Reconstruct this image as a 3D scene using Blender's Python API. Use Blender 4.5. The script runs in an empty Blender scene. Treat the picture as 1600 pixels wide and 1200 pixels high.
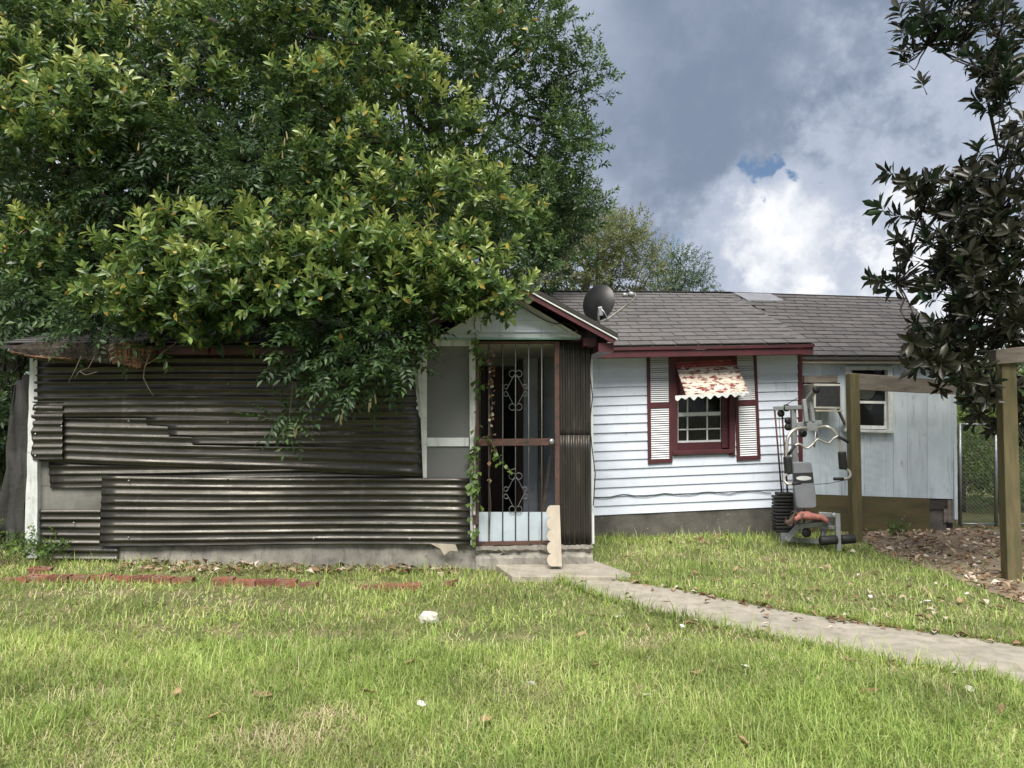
import bpy, math, random
import numpy as np
from mathutils import Vector, Matrix

random.seed(7)
rng = np.random.default_rng(11)
scene = bpy.context.scene
COL = scene.collection
R = math.radians

# ------------------------------------------------------------------ camera
F = 1150.0                      # focal length in photograph pixels (1600 wide)
PITCH = R(2.5)
EYE = Vector((0.0, 0.0, 1.6))
cam_d = bpy.data.cameras.new('camera')
cam_d.sensor_fit = 'HORIZONTAL'; cam_d.sensor_width = 36.0
cam_d.lens = 36.0 * F / 1600.0
cam_d.clip_end = 2000.0
cam = bpy.data.objects.new('camera', cam_d); COL.objects.link(cam)
cam.location = EYE
cam.rotation_euler = (R(90) + PITCH, 0, 0)
scene.camera = cam

FWD = Vector((0, math.cos(PITCH), math.sin(PITCH)))
UPV = Vector((0, -math.sin(PITCH), math.cos(PITCH)))
def ray(px, py):
    return Vector(((px - 800) / F, 0, 0)) + UPV * ((600 - py) / F) + FWD

# ------------------------------------------------------------------ sky and sun
SUN_EL, SUN_AZ = R(56), R(184)          # azimuth clockwise from +Y (behind the camera, a little to the right)
world = bpy.data.worlds.new('World'); scene.world = world; world.use_nodes = True
nt = world.node_tree; nt.nodes.clear()
def wn(t, **k):
    n = nt.nodes.new(t)
    for a, b in k.items(): setattr(n, a, b)
    return n
L = nt.links.new
def wmath(op, a, b=None, c=None, clamp=False):
    n = wn('ShaderNodeMath', operation=op, use_clamp=clamp)
    for i, x in enumerate((a, b, c)):
        if x is None: continue
        if isinstance(x, (int, float)): n.inputs[i].default_value = x
        else: L(x, n.inputs[i])
    return n.outputs[0]
def wvec(op, a, b=None):
    n = wn('ShaderNodeVectorMath', operation=op)
    for i, x in enumerate((a, b)):
        if x is None: continue
        if isinstance(x, (tuple, list, Vector)): n.inputs[i].default_value = tuple(x)
        else: L(x, n.inputs[i])
    return n
def wramp(fac, stops):
    n = wn('ShaderNodeMapRange', interpolation_type='SMOOTHSTEP', clamp=True)
    L(fac, n.inputs[0]); n.inputs[1].default_value = stops[0]; n.inputs[2].default_value = stops[1]
    n.inputs[3].default_value = stops[2]; n.inputs[4].default_value = stops[3]
    return n.outputs[0]
def wmix(fac, a, b):
    n = wn('ShaderNodeMix', data_type='RGBA')
    if isinstance(fac, (int, float)): n.inputs[0].default_value = fac
    else: L(fac, n.inputs[0])
    for i, x in ((6, a), (7, b)):
        if isinstance(x, tuple): n.inputs[i].default_value = (*x, 1)
        else: L(x, n.inputs[i])
    return n.outputs[2]
geo = wn('ShaderNodeTexCoord')
D = geo.outputs['Generated']
nz1 = wn('ShaderNodeTexNoise'); nz1.inputs['Scale'].default_value = 3.2; nz1.inputs['Detail'].default_value = 7; nz1.inputs['Roughness'].default_value = .55
L(D, nz1.inputs['Vector'])
nz2 = wn('ShaderNodeTexNoise'); nz2.inputs['Scale'].default_value = 9.0; nz2.inputs['Detail'].default_value = 8; nz2.inputs['Roughness'].default_value = .58
L(D, nz2.inputs['Vector'])
warp = wvec('SUBTRACT', nz2.outputs['Color'], (.5, .5, .5)); 
warp2 = wn('ShaderNodeVectorMath', operation='SCALE'); L(warp.outputs[0], warp2.inputs[0]); warp2.inputs[3].default_value = .20
nz3 = wn('ShaderNodeTexNoise'); nz3.inputs['Scale'].default_value = 24.0; nz3.inputs['Detail'].default_value = 8; nz3.inputs['Roughness'].default_value = .6
L(D, nz3.inputs['Vector'])
warp3 = wn('ShaderNodeVectorMath', operation='SCALE'); L(wvec('SUBTRACT', nz3.outputs['Color'], (.5, .5, .5)).outputs[0], warp3.inputs[0]); warp3.inputs[3].default_value = .085
Dw = wvec('ADD', wvec('ADD', D, warp2.outputs[0]).outputs[0], warp3.outputs[0]).outputs[0]
def blob(px, py, r0, r1, src=None):
    d = ray(px, py).normalized()
    dist = wvec('DISTANCE', src or Dw, d).outputs['Value']
    return wramp(dist, (r0, r1, 1.0, 0.0))
base_f = wramp(nz1.outputs['Fac'], (.36, .66, 0.0, 1.0))
bright = wmath('ADD', wmath('MULTIPLY', base_f, .50), wmath('ADD', wmath('MULTIPLY', wramp(nz2.outputs['Fac'], (.38, .66, 0, 1)), .34), wmath('MULTIPLY', wramp(nz3.outputs['Fac'], (.42, .66, 0, 1)), .20)))
dark = wmath('MAXIMUM', blob(1060, 90, .10, .36), wmath('MULTIPLY', blob(1010, 300, .04, .22), .85))
dark = wmath('MAXIMUM', dark, wmath('MULTIPLY', blob(1320, 60, .06, .24), .45))
lite = wmath('MAXIMUM', blob(1215, 340, .01, .105), wmath('MULTIPLY', blob(1300, 195, .005, .06), .9))
lite = wmath('MAXIMUM', lite, wmath('MULTIPLY', blob(1105, 410, .01, .09), .7))
lite = wmath('MAXIMUM', lite, wmath('MULTIPLY', blob(885, 50, .01, .14), .65))
lite = wmath('MAXIMUM', lite, wmath('MULTIPLY', blob(1480, 420, .05, .26), .42))
bright = wmath('MULTIPLY', bright, wmath('SUBTRACT', 1.0, wmath('MULTIPLY', dark, .78)))
bright = wmath('ADD', bright, wmath('MULTIPLY', lite, wmath('SUBTRACT', .46, wmath('MULTIPLY', dark, .22))), clamp=True)
ccol = wmix(wramp(bright, (.0, .45, 0, 1)), (.064, .080, .110), (.138, .155, .190))
ccol = wmix(wramp(bright, (.42, 1.0, 0, 1)), ccol, (.285, .288, .295))
sky = wn('ShaderNodeTexSky', sky_type='NISHITA')
sky.sun_disc = False; sky.sun_elevation = SUN_EL; sky.sun_rotation = SUN_AZ; sky.altitude = 100
sky.air_density = 1.0; sky.dust_density = .6; sky.ozone_density = 2.0
skys = wn('ShaderNodeVectorMath', operation='SCALE'); L(sky.outputs[0], skys.inputs[0]); skys.inputs[3].default_value = .028
hole = wmath('MAXIMUM', blob(1181, 272, .012, .028), blob(1226, 314, .009, .023))
hole = wmath('MAXIMUM', hole, wmath('MULTIPLY', blob(1050, 388, .004, .02), .6))
hole = wmath('MAXIMUM', hole, wmath('MULTIPLY', wramp(nz1.outputs['Fac'], (.70, .78, 0, 1)), .8))
skyc = wmix(hole, ccol, skys.outputs[0])
bg = wn('ShaderNodeBackground'); bg.inputs['Strength'].default_value = 1.0
L(skyc, bg.inputs['Color'])
wo = wn('ShaderNodeOutputWorld'); L(bg.outputs[0], wo.inputs['Surface'])

sun_d = bpy.data.lights.new('sun', 'SUN'); sun_d.energy = 2.0; sun_d.angle = R(34); sun_d.color = (1.0, .95, .86)
sun = bpy.data.objects.new('sun', sun_d); COL.objects.link(sun)
sd = Vector((math.sin(SUN_AZ) * math.cos(SUN_EL), math.cos(SUN_AZ) * math.cos(SUN_EL), math.sin(SUN_EL)))
sun.rotation_euler = (-sd).to_track_quat('-Z', 'Y').to_euler(); sun.location = sd * 60
scene.view_settings.view_transform = 'Standard'; scene.view_settings.look = 'None'
scene.view_settings.gamma = 1.0; scene.view_settings.exposure = 1.85
scene.view_settings.use_curve_mapping = False
scene.cycles.max_bounces = 7; scene.cycles.diffuse_bounces = 3; scene.cycles.glossy_bounces = 3; scene.cycles.transmission_bounces = 4; scene.cycles.transparent_max_bounces = 6

# ------------------------------------------------------------------ coordinates
def gz0(x, y):
    t = np.clip((-np.asarray(x, float) - 0.2) / 4.8, 0, 1)
    t = t * t * (3 - 2 * t)
    s = np.clip((np.asarray(y, float) - 3.0) / 3.0, 0, 1)
    return 0.15 * t * s + .012 * np.sin(np.asarray(x) * 1.7 + .4) * np.sin(np.asarray(y) * 1.3)
def ground(px, py):
    d = ray(px, py); z = 0.0
    for _ in range(8):
        t = (z - EYE.z) / d.z; p = EYE + d * t; z = float(gz0(p.x, p.y))
    return Vector((p.x, p.y, z))
def wp(px, py, Y):                       # point on the upright plane at depth Y
    d = ray(px, py); return EYE + d * (Y / d.y)
YAW = R(5.0)
HO = Vector((0.0, 7.8, 0.0))
HU = Vector((math.cos(YAW), math.sin(YAW), 0)); HV = Vector((-math.sin(YAW), math.cos(YAW), 0))
def hp(px, py, v):                       # point on the house plane v = const, in house coordinates
    d = ray(px, py); o = EYE - HO
    t = (v - o.dot(HV)) / d.dot(HV); p = o + d * t
    return Vector((p.dot(HU), v, p.z))
def h2w(p): return HO + HU * p[0] + HV * p[1] + Vector((0, 0, p[2]))

# ------------------------------------------------------------------ mesh builder
class MB:
    def __init__(s): s.V = []; s.Fc = []
    def add(s, vs, fs):
        o = len(s.V); s.V += [tuple(v) for v in vs]; s.Fc += [tuple(i + o for i in f) for f in fs]; return s
    def hexa(s, p):
        return s.add(p, [(3, 2, 1, 0), (4, 5, 6, 7), (0, 1, 5, 4), (1, 2, 6, 5), (2, 3, 7, 6), (3, 0, 4, 7)])
    def box(s, x0, x1, y0, y1, z0, z1):
        return s.hexa([(x0, y0, z0), (x1, y0, z0), (x1, y1, z0), (x0, y1, z0), (x0, y0, z1), (x1, y0, z1), (x1, y1, z1), (x0, y1, z1)])
    def prism(s, poly, off):
        n = len(poly); off = Vector(off)
        a = [Vector(p) for p in poly]; b = [p + off for p in a]
        fs = [tuple(range(n)), tuple(range(2 * n - 1, n - 1, -1))]
        for i in range(n):
            j = (i + 1) % n; fs.append((j, i, n + i, n + j))
        return s.add(a + b, fs)
    def bar(s, a, b, w, h, up=(0, 0, 1), roll=0):
        a, b = Vector(a), Vector(b); d = (b - a).normalized(); up = Vector(up)
        x = d.cross(up)
        if x.length < 1e-4: x = d.cross(Vector((0, 1, 0)))
        x.normalize(); y = x.cross(d)
        if roll:
            q = Matrix.Rotation(roll, 3, d); x = q @ x; y = q @ y
        x = x * (w / 2); y = y * (h / 2)
        return s.hexa([a - x - y, a + x - y, b + x - y, b - x - y, a - x + y, a + x + y, b + x + y, b - x + y])
    def tube(s, pts, r, n=8, cap=True):
        pts = [Vector(p) for p in pts]; m = len(pts)
        rr = r if isinstance(r, (list, tuple)) else [r] * m
        vs = []; nrm = None
        for i in range(m):
            d = (pts[min(i + 1, m - 1)] - pts[max(i - 1, 0)])
            d = d.normalized() if d.length > 1e-9 else Vector((0, 0, 1))
            if nrm is None:
                nrm = d.cross(Vector((.13, .21, .97)))
                if nrm.length < 1e-3: nrm = d.cross(Vector((1, 0, 0)))
            nrm = (nrm - d * nrm.dot(d)).normalized(); b = d.cross(nrm)
            for k in range(n):
                t = 2 * math.pi * k / n
                vs.append(pts[i] + (nrm * math.cos(t) + b * math.sin(t)) * rr[i])
        fs = []
        for i in range(m - 1):
            for k in range(n):
                k2 = (k + 1) % n
                fs.append((i * n + k, i * n + k2, (i + 1) * n + k2, (i + 1) * n + k))
        if cap: fs += [tuple(range(n - 1, -1, -1)), tuple((m - 1) * n + k for k in range(n))]
        return s.add(vs, fs)
    def disc_lathe(s, c, axis, prof, n=20):          # prof: (radius, height along axis)
        c = Vector(c); ax = Vector(axis).normalized(); x = ax.cross(Vector((.3, .2, .9))).normalized(); y = ax.cross(x)
        vs = []
        for r, h in prof:
            for k in range(n):
                t = 2 * math.pi * k / n; vs.append(c + ax * h + (x * math.cos(t) + y * math.sin(t)) * r)
        fs = []
        for i in range(len(prof) - 1):
            for k in range(n):
                k2 = (k + 1) % n; fs.append((i * n + k, i * n + k2, (i + 1) * n + k2, (i + 1) * n + k))
        fs += [tuple(range(n - 1, -1, -1)), tuple((len(prof) - 1) * n + k for k in range(n))]
        return s.add(vs, fs)
    def grid_solid(s, P, off):                       # P[i][j] points, thickness vector
        n, m = len(P), len(P[0]); off = Vector(off)
        vs = [Vector(p) for r in P for p in r]; vs += [v + off for v in vs]; N = n * m; fs = []
        for i in range(n - 1):
            for j in range(m - 1):
                a, b, c, d = i * m + j, i * m + j + 1, (i + 1) * m + j + 1, (i + 1) * m + j
                fs += [(a, b, c, d), (d + N, c + N, b + N, a + N)]
        for j in range(m - 1):
            fs += [(j + 1, j, j + N, j + 1 + N), ((n - 1) * m + j, (n - 1) * m + j + 1, (n - 1) * m + j + 1 + N, (n - 1) * m + j + N)]
        for i in range(n - 1):
            fs += [(i * m, (i + 1) * m, (i + 1) * m + N, i * m + N), ((i + 1) * m + m - 1, i * m + m - 1, i * m + m - 1 + N, (i + 1) * m + m - 1 + N)]
        return s.add(vs, fs)
    def mesh(s, name, mat, smooth=False):
        me = bpy.data.meshes.new(name); me.from_pydata(s.V, [], s.Fc); me.materials.append(mat)
        if smooth: me.polygons.foreach_set('use_smooth', [True] * len(me.polygons))
        me.update(); return me
    def build(s, name, mat, parent=None, smooth=False, bevel=0, fixn=True):
        me = s.mesh(name, mat, smooth)
        if fixn:
            import bmesh
            bm = bmesh.new(); bm.from_mesh(me); bmesh.ops.recalc_face_normals(bm, faces=bm.faces); bm.to_mesh(me); bm.free()
        o = bpy.data.objects.new(name, me); COL.objects.link(o)
        if parent: o.parent = parent
        if bevel:
            b = o.modifiers.new('bevel', 'BEVEL'); b.width = bevel; b.segments = 2; b.limit_method = 'ANGLE'; b.angle_limit = R(40)
        return o
def tag(o, label=None, cat=None, group=None, kind=None):
    if label: o['label'] = label
    if cat: o['category'] = cat
    if group: o['group'] = group
    if kind: o['kind'] = kind
    return o
def empty(name, loc=(0, 0, 0), rz=0):
    o = bpy.data.objects.new(name, None); o.empty_display_size = .2; COL.objects.link(o)
    o.location = loc; o.rotation_euler = (0, 0, rz); return o
def inst(me, name, parent, loc=(0, 0, 0), rot=None):
    o = bpy.data.objects.new(name, me); COL.objects.link(o)
    if parent: o.parent = parent
    o.location = loc
    if rot is not None: o.rotation_euler = rot
    return o

# ------------------------------------------------------------------ materials
def material(name, c1, c2=None, rough=.7, metal=0, scale=8, bump=.2, bscale=None, c3=None, c3scale=20, c3lo=.6, c3hi=.68,
             stretch=(1, 1, 1), objrand=0, spec=.4, lo=.35, hi=.65, detail=6, bdist=.01, rough2=None, drip=None):
    m = bpy.data.materials.new(name); m.use_nodes = True; t = m.node_tree; N = t.nodes; K = t.links.new
    p = N['Principled BSDF']; p.inputs['Roughness'].default_value = rough; p.inputs['Metallic'].default_value = metal
    p.inputs['Specular IOR Level'].default_value = spec
    tc = N.new('ShaderNodeTexCoord'); mp = N.new('ShaderNodeMapping'); mp.inputs['Scale'].default_value = stretch
    K(tc.outputs['Object'], mp.inputs['Vector'])
    oi = N.new('ShaderNodeObjectInfo')
    cmb = N.new('ShaderNodeVectorMath'); cmb.operation = 'ADD'; K(mp.outputs[0], cmb.inputs[0])
    if objrand:
        sc = N.new('ShaderNodeMath'); sc.operation = 'MULTIPLY'; sc.inputs[1].default_value = 37.0; K(oi.outputs['Random'], sc.inputs[0]); K(sc.outputs[0], cmb.inputs[1])
    else: cmb.inputs[1].default_value = (0, 0, 0)
    V = cmb.outputs[0]
    def noise(s, d=detail, r=.6):
        n = N.new('ShaderNodeTexNoise'); n.inputs['Scale'].default_value = s; n.inputs['Detail'].default_value = d; n.inputs['Roughness'].default_value = r
        K(V, n.inputs['Vector']); return n
    def rng_(src, a, b):
        r = N.new('ShaderNodeMapRange'); r.inputs[1].default_value = a; r.inputs[2].default_value = b; K(src, r.inputs[0]); return r.outputs[0]
    def mix(f, a, b):
        x = N.new('ShaderNodeMix'); x.data_type = 'RGBA'
        if isinstance(f, float): x.inputs[0].default_value = f
        else: K(f, x.inputs[0])
        for i, c in ((6, a), (7, b)):
            if isinstance(c, tuple): x.inputs[i].default_value = (*c, 1)
            else: K(c, x.inputs[i])
        return x.outputs[2]
    c2 = c2 or tuple(x * .75 for x in c1)
    n1 = noise(scale); f1 = rng_(n1.outputs['Fac'], lo, hi)
    col = mix(f1, c1, c2)
    if c3:
        n3 = noise(c3scale, 8, .65); f3 = rng_(n3.outputs['Fac'], c3lo, c3hi); col = mix(f3, col, c3)
    if drip:
        dm_ = N.new('ShaderNodeMapping'); dm_.inputs['Scale'].default_value = (11, 11, 1.5); K(tc.outputs['Object'], dm_.inputs['Vector'])
        dn_ = N.new('ShaderNodeTexNoise'); dn_.inputs['Scale'].default_value = 1.0; dn_.inputs['Detail'].default_value = 7; dn_.inputs['Roughness'].default_value = .7; K(dm_.outputs[0], dn_.inputs['Vector'])
        fd = N.new('ShaderNodeMapRange'); fd.inputs[1].default_value = drip[0]; fd.inputs[2].default_value = drip[0] + .16; fd.inputs[4].default_value = drip[1]; K(dn_.outputs['Fac'], fd.inputs[0]); col = mix(fd.outputs[0], col, (.13, .125, .115))
    if objrand:
        hs = N.new('ShaderNodeHueSaturation'); r = rng_(oi.outputs['Random'], 0, 1); 
        mr = N.new('ShaderNodeMapRange'); mr.inputs[3].default_value = 1 - objrand; mr.inputs[4].default_value = 1 + objrand; K(oi.outputs['Random'], mr.inputs[0])
        K(mr.outputs[0], hs.inputs['Value']); K(col, hs.inputs['Color']); col = hs.outputs[0]
    K(col, p.inputs['Base Color'])
    if rough2 is not None:
        rr = N.new('ShaderNodeMapRange'); rr.inputs[1].default_value = .35; rr.inputs[2].default_value = .65; rr.inputs[3].default_value = rough; rr.inputs[4].default_value = rough2
        K(noise(scale * 2.3).outputs['Fac'], rr.inputs[0]); K(rr.outputs[0], p.inputs['Roughness'])
    if bump:
        nb = noise(bscale or scale * 5, 6, .7); b = N.new('ShaderNodeBump'); b.inputs['Strength'].default_value = bump; b.inputs['Distance'].default_value = bdist
        K(nb.outputs['Fac'], b.inputs['Height']); K(b.outputs[0], p.inputs['Normal'])
    return m

M = {}
M['siding'] = material('painted_siding', (.63, .68, .77), (.54, .59, .68), rough=.55, scale=3, c3=(.30, .31, .31), c3scale=26, c3lo=.66, c3hi=.80, bump=.15, bscale=60, stretch=(1, 1, 1), objrand=.06, drip=(.60, .55))
M['siding_in'] = M['siding']
M['white'] = material('weathered_white_paint', (.62, .64, .63), (.48, .50, .49), rough=.6, scale=6, c3=(.20, .19, .17), c3scale=18, c3lo=.62, c3hi=.74, bump=.25, bscale=50, drip=(.53, .55))
M['maroon'] = material('maroon_paint', (.082, .021, .026), (.060, .018, .022), rough=.5, scale=6, c3=(.15, .075, .075), c3scale=22, c3lo=.66, c3hi=.78, bump=.2, bscale=60)
M['slat'] = material('white_shutter_slat', (.74, .75, .77), (.62, .63, .66), rough=.5, scale=10, bump=.1)
M['iron'] = material('corrugated_metal', (.085, .080, .070), (.048, .045, .040), rough=.27, metal=.7, scale=2.2, stretch=(.5, 1, 3), c3=(.15, .143, .13), c3scale=7, c3lo=.56, c3hi=.78, bump=.12, bscale=40, rough2=.5, spec=.5, drip=(.58, .5))
M['iron_dark'] = material('stained_corrugated_metal', (.060, .054, .046), (.035, .032, .028), rough=.42, metal=.5, scale=2, stretch=(4, 1, .5), c3=(.11, .10, .085), c3scale=5, c3lo=.55, c3hi=.75, bump=.15, bscale=40)
M['plywood'] = material('grey_board', (.20, .20, .18), (.12, .115, .10), rough=.85, scale=3, bump=.3, bscale=30, drip=(.52, .5))
M['concrete'] = material('old_concrete', (.33, .31, .27), (.20, .19, .165), rough=.92, scale=5, c3=(.10, .095, .08), c3scale=14, c3lo=.56, c3hi=.72, bump=.6, bscale=45, drip=(.50, .6))
M['concrete_dark'] = material('stained_foundation', (.13, .12, .105), (.065, .062, .055), rough=.95, scale=4, c3=(.26, .25, .22), c3scale=16, c3lo=.62, c3hi=.75, bump=.7, bscale=40)
M['path'] = material('path_concrete', (.39, .355, .295), (.29, .265, .22), rough=.95, scale=2.5, c3=(.20, .18, .15), c3scale=9, c3lo=.44, c3hi=.74, bump=.9, bscale=120, bdist=.006)
M['shingle'] = material('asphalt_shingle', (.112, .106, .107), (.082, .078, .079), rough=.95, scale=3, c3=(.19, .175, .165), c3scale=90, c3lo=.55, c3hi=.7, bump=.5, bscale=220, objrand=.12, bdist=.004)
M['shingle2'] = material('darker_asphalt_shingle', (.090, .084, .085), (.064, .060, .062), rough=.95, scale=3, c3=(.15, .14, .138), c3scale=90, c3lo=.55, c3hi=.7, bump=.5, bscale=220, objrand=.12, bdist=.004)
M['tarfelt'] = material('roof_felt', (.045, .042, .040), rough=.95, bump=.3)
M['patch'] = material('blue_grey_roof_patch', (.19, .20, .225), (.15, .155, .175), rough=.9, scale=6, bump=.3, bscale=80)
M['black'] = material('black_rubber', (.014, .014, .015), (.022, .022, .022), rough=.6, bump=.15, bscale=40)
M['blackmetal'] = material('black_painted_steel', (.012, .012, .014), (.02, .02, .02), rough=.35, bump=.05)
M['barmetal'] = material('grey_iron_bar', (.11, .115, .115), (.16, .16, .155), rough=.5, metal=.4, c3=(.10, .05, .03), c3scale=16, c3lo=.6, c3hi=.7)
M['rust'] = material('rusty_steel', (.085, .050, .040), (.13, .065, .048), rough=.8, metal=.15, scale=7, c3=(.045, .036, .033), c3scale=14, c3lo=.5, c3hi=.65, bump=.4)
M['rod'] = material('rusted_rod', (.12, .035, .028), (.06, .025, .022), rough=.6, metal=.3, scale=15)
M['bluepanel'] = material('pale_blue_metal_panel', (.46, .53, .58), (.37, .43, .48), rough=.45, scale=3, c3=(.25, .24, .22), c3scale=11, c3lo=.66, c3hi=.76, bump=.1, drip=(.58, .5))
M['addpanel'] = material('grey_blue_metal_siding', (.52, .59, .65), (.43, .495, .55), rough=.55, scale=2.2, stretch=(2, 1, .6), c3=(.20, .21, .20), c3scale=9, c3lo=.62, c3hi=.78, bump=.25, bscale=9, bdist=.02, objrand=.07, drip=(.56, .45))
M['mosswood'] = material('mossy_plank', (.105, .082, .038), (.060, .050, .028), rough=.9, scale=3, stretch=(.5, 1, 2.5), c3=(.060, .075, .022), c3scale=5, c3lo=.5, c3hi=.68, bump=.5, bscale=30)
M['greywood'] = material('weathered_grey_wood', (.20, .172, .145), (.12, .105, .088), rough=.9, scale=5, stretch=(.6, 3, 5), c3=(.05, .045, .04), c3scale=9, c3lo=.58, c3hi=.7, bump=.5, bscale=35)
M['postwood'] = material('treated_post_wood', (.145, .117, .060), (.088, .077, .038), rough=.88, scale=4, stretch=(4, 4, .6), c3=(.075, .085, .035), c3scale=6, c3lo=.52, c3hi=.72, bump=.5, bscale=30)
M['rotwood'] = material('rotten_wood', (.26, .14, .07), (.12, .07, .042), rough=.95, scale=7, stretch=(.7, 3, 3), c3=(.035, .026, .02), c3scale=9, c3lo=.5, c3hi=.62, bump=1.0, bscale=30, bdist=.03)
M['rotdark'] = material('charred_looking_board', (.045, .038, .032), (.09, .075, .06), rough=.95, scale=6, stretch=(.5, 3, 5), c3=(.25, .22, .19), c3scale=10, c3lo=.62, c3hi=.72, bump=1.0, bscale=25, bdist=.03)
M['scallop'] = material('bleached_scalloped_board', (.44, .385, .31), (.34, .30, .24), rough=.85, scale=5, stretch=(3, 3, .6), c3=(.28, .24, .19), c3scale=10, c3lo=.62, c3hi=.75, bump=.3, bscale=30)
M['brick'] = material('red_brick', (.25, .092, .060), (.17, .068, .048), rough=.95, scale=9, c3=(.20, .16, .12), c3scale=12, c3lo=.50, c3hi=.66, bump=.6, bscale=60, objrand=.2)
M['steel'] = material('grey_painted_steel', (.30, .31, .315), (.23, .24, .245), rough=.42, metal=.3, scale=7, c3=(.08, .06, .05), c3scale=18, c3lo=.66, c3hi=.78)
M['chrome'] = material('dull_cream_tube', (.50, .49, .44), (.36, .35, .31), rough=.32, metal=.45, scale=9, c3=(.16, .10, .07), c3scale=20, c3lo=.68, c3hi=.78)
M['padgrey'] = material('grey_vinyl_pad', (.20, .21, .235), (.16, .17, .19), rough=.5, scale=5, bump=.15, bscale=90)
M['padblack'] = material('dark_vinyl_band', (.03, .03, .033), rough=.5, scale=5, bump=.1)
M['padred'] = material('faded_torn_seat', (.42, .17, .14), (.30, .12, .10), rough=.85, scale=8, c3=(.10, .06, .05), c3scale=10, c3lo=.56, c3hi=.64, bump=.6, bscale=25)
M['foam'] = material('torn_dark_foam', (.07, .05, .042), (.14, .09, .07), rough=.95, scale=12, bump=.8)
M['oval'] = material('silver_oval', (.62, .63, .64), rough=.4, bump=0)
M['acbody'] = material('air_conditioner_casing', (.50, .49, .44), (.38, .37, .33), rough=.55, scale=6, c3=(.16, .11, .08), c3scale=14, c3lo=.62, c3hi=.74)
M['acgrille'] = material('dark_condenser_grille', (.050, .052, .055), (.075, .076, .08), rough=.6, scale=30, bump=.6, bscale=160)
M['darkroom'] = material('unlit_interior', (.05, .045, .04), rough=.9, bump=0)  # darkness of the room put into the wall colour
M['inner'] = material('porch_interior_paint', (.34, .35, .34), (.26, .27, .26), rough=.8, scale=3, bump=.1)
M['ceil'] = material('porch_ceiling_board', (.48, .47, .42), (.38, .37, .33), rough=.8, scale=4)
M['doorwood'] = material('dark_brown_door', (.06, .028, .020), (.04, .02, .016), rough=.5, scale=4)
M['cable'] = material('black_cable', (.02, .02, .02), rough=.6, bump=0)
M['galv'] = material('galvanised_steel', (.33, .34, .35), (.25, .26, .27), rough=.4, metal=.7, scale=12)
M['plastic_w'] = material('white_plastic', (.62, .62, .60), rough=.4, bump=0)
M['bulb'] = material('unlit_white_bulb', (.80, .80, .78), rough=.15, bump=0)
M['tarp'] = material('grey_tarpaulin', (.055, .055, .052), (.032, .032, .030), rough=.75, scale=3, bump=.4, bscale=10, bdist=.03)
M['teal'] = material('pale_green_trim', (.24, .40, .34), (.15, .26, .22), rough=.6, scale=10)
M['rock'] = material('pale_rock', (.60, .58, .53), (.45, .43, .38), rough=.9, scale=14, bump=.6)
M['curtain'] = material('tan_patterned_curtain', (.20, .14, .05), (.08, .07, .05), rough=.9, scale=7, c3=(.35, .33, .30), c3scale=6, c3lo=.58, c3hi=.66)
M['bark'] = material('dark_tree_bark', (.050, .042, .033), (.028, .024, .019), rough=.95, scale=5, stretch=(3, 3, .7), c3=(.07, .08, .05), c3scale=6, c3lo=.58, c3hi=.72, bump=1.0, bscale=22, bdist=.03)
M['bark2'] = material('grey_tree_bark', (.13, .11, .09), (.075, .065, .052), rough=.95, scale=6, stretch=(3, 3, .7), bump=.8, bscale=22, bdist=.03)
M['twig'] = material('pale_twig', (.20, .16, .11), (.12, .10, .07), rough=.9, scale=10)
M['pod'] = material('pale_tan_seed_pod', (.24, .215, .11), (.18, .16, .08), rough=.7, scale=9, objrand=.15)
M['paper'] = material('white_scrap', (.72, .71, .68), (.55, .54, .50), rough=.8, scale=9)
M['flake'] = material('dry_leaf_brown', (.34, .24, .14), (.22, .14, .08), rough=.9, scale=9, objrand=.3)
M['wallboard'] = material('wall_sheathing', (.35, .35, .35), rough=.9, bump=0)
M['awnside'] = material('dull_maroon_awning_side', (.085, .018, .020), (.060, .016, .017), rough=.6, scale=8, c3=(.16, .07, .06), c3scale=14, c3lo=.63, c3hi=.75)
M['awning'] = material('faded_peeling_awning', (.62, .56, .48), (.50, .43, .36), rough=.7, scale=10, stretch=(.6, 1, 1.6), c3=(.16, .035, .030), c3scale=15, c3lo=.505, c3hi=.56, bump=.4)
M['awnred'] = material('pink_red_awning_top', (.36, .09, .08), (.24, .05, .05), rough=.7, scale=9, c3=(.6, .52, .45), c3scale=14, c3lo=.60, c3hi=.66)

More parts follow.
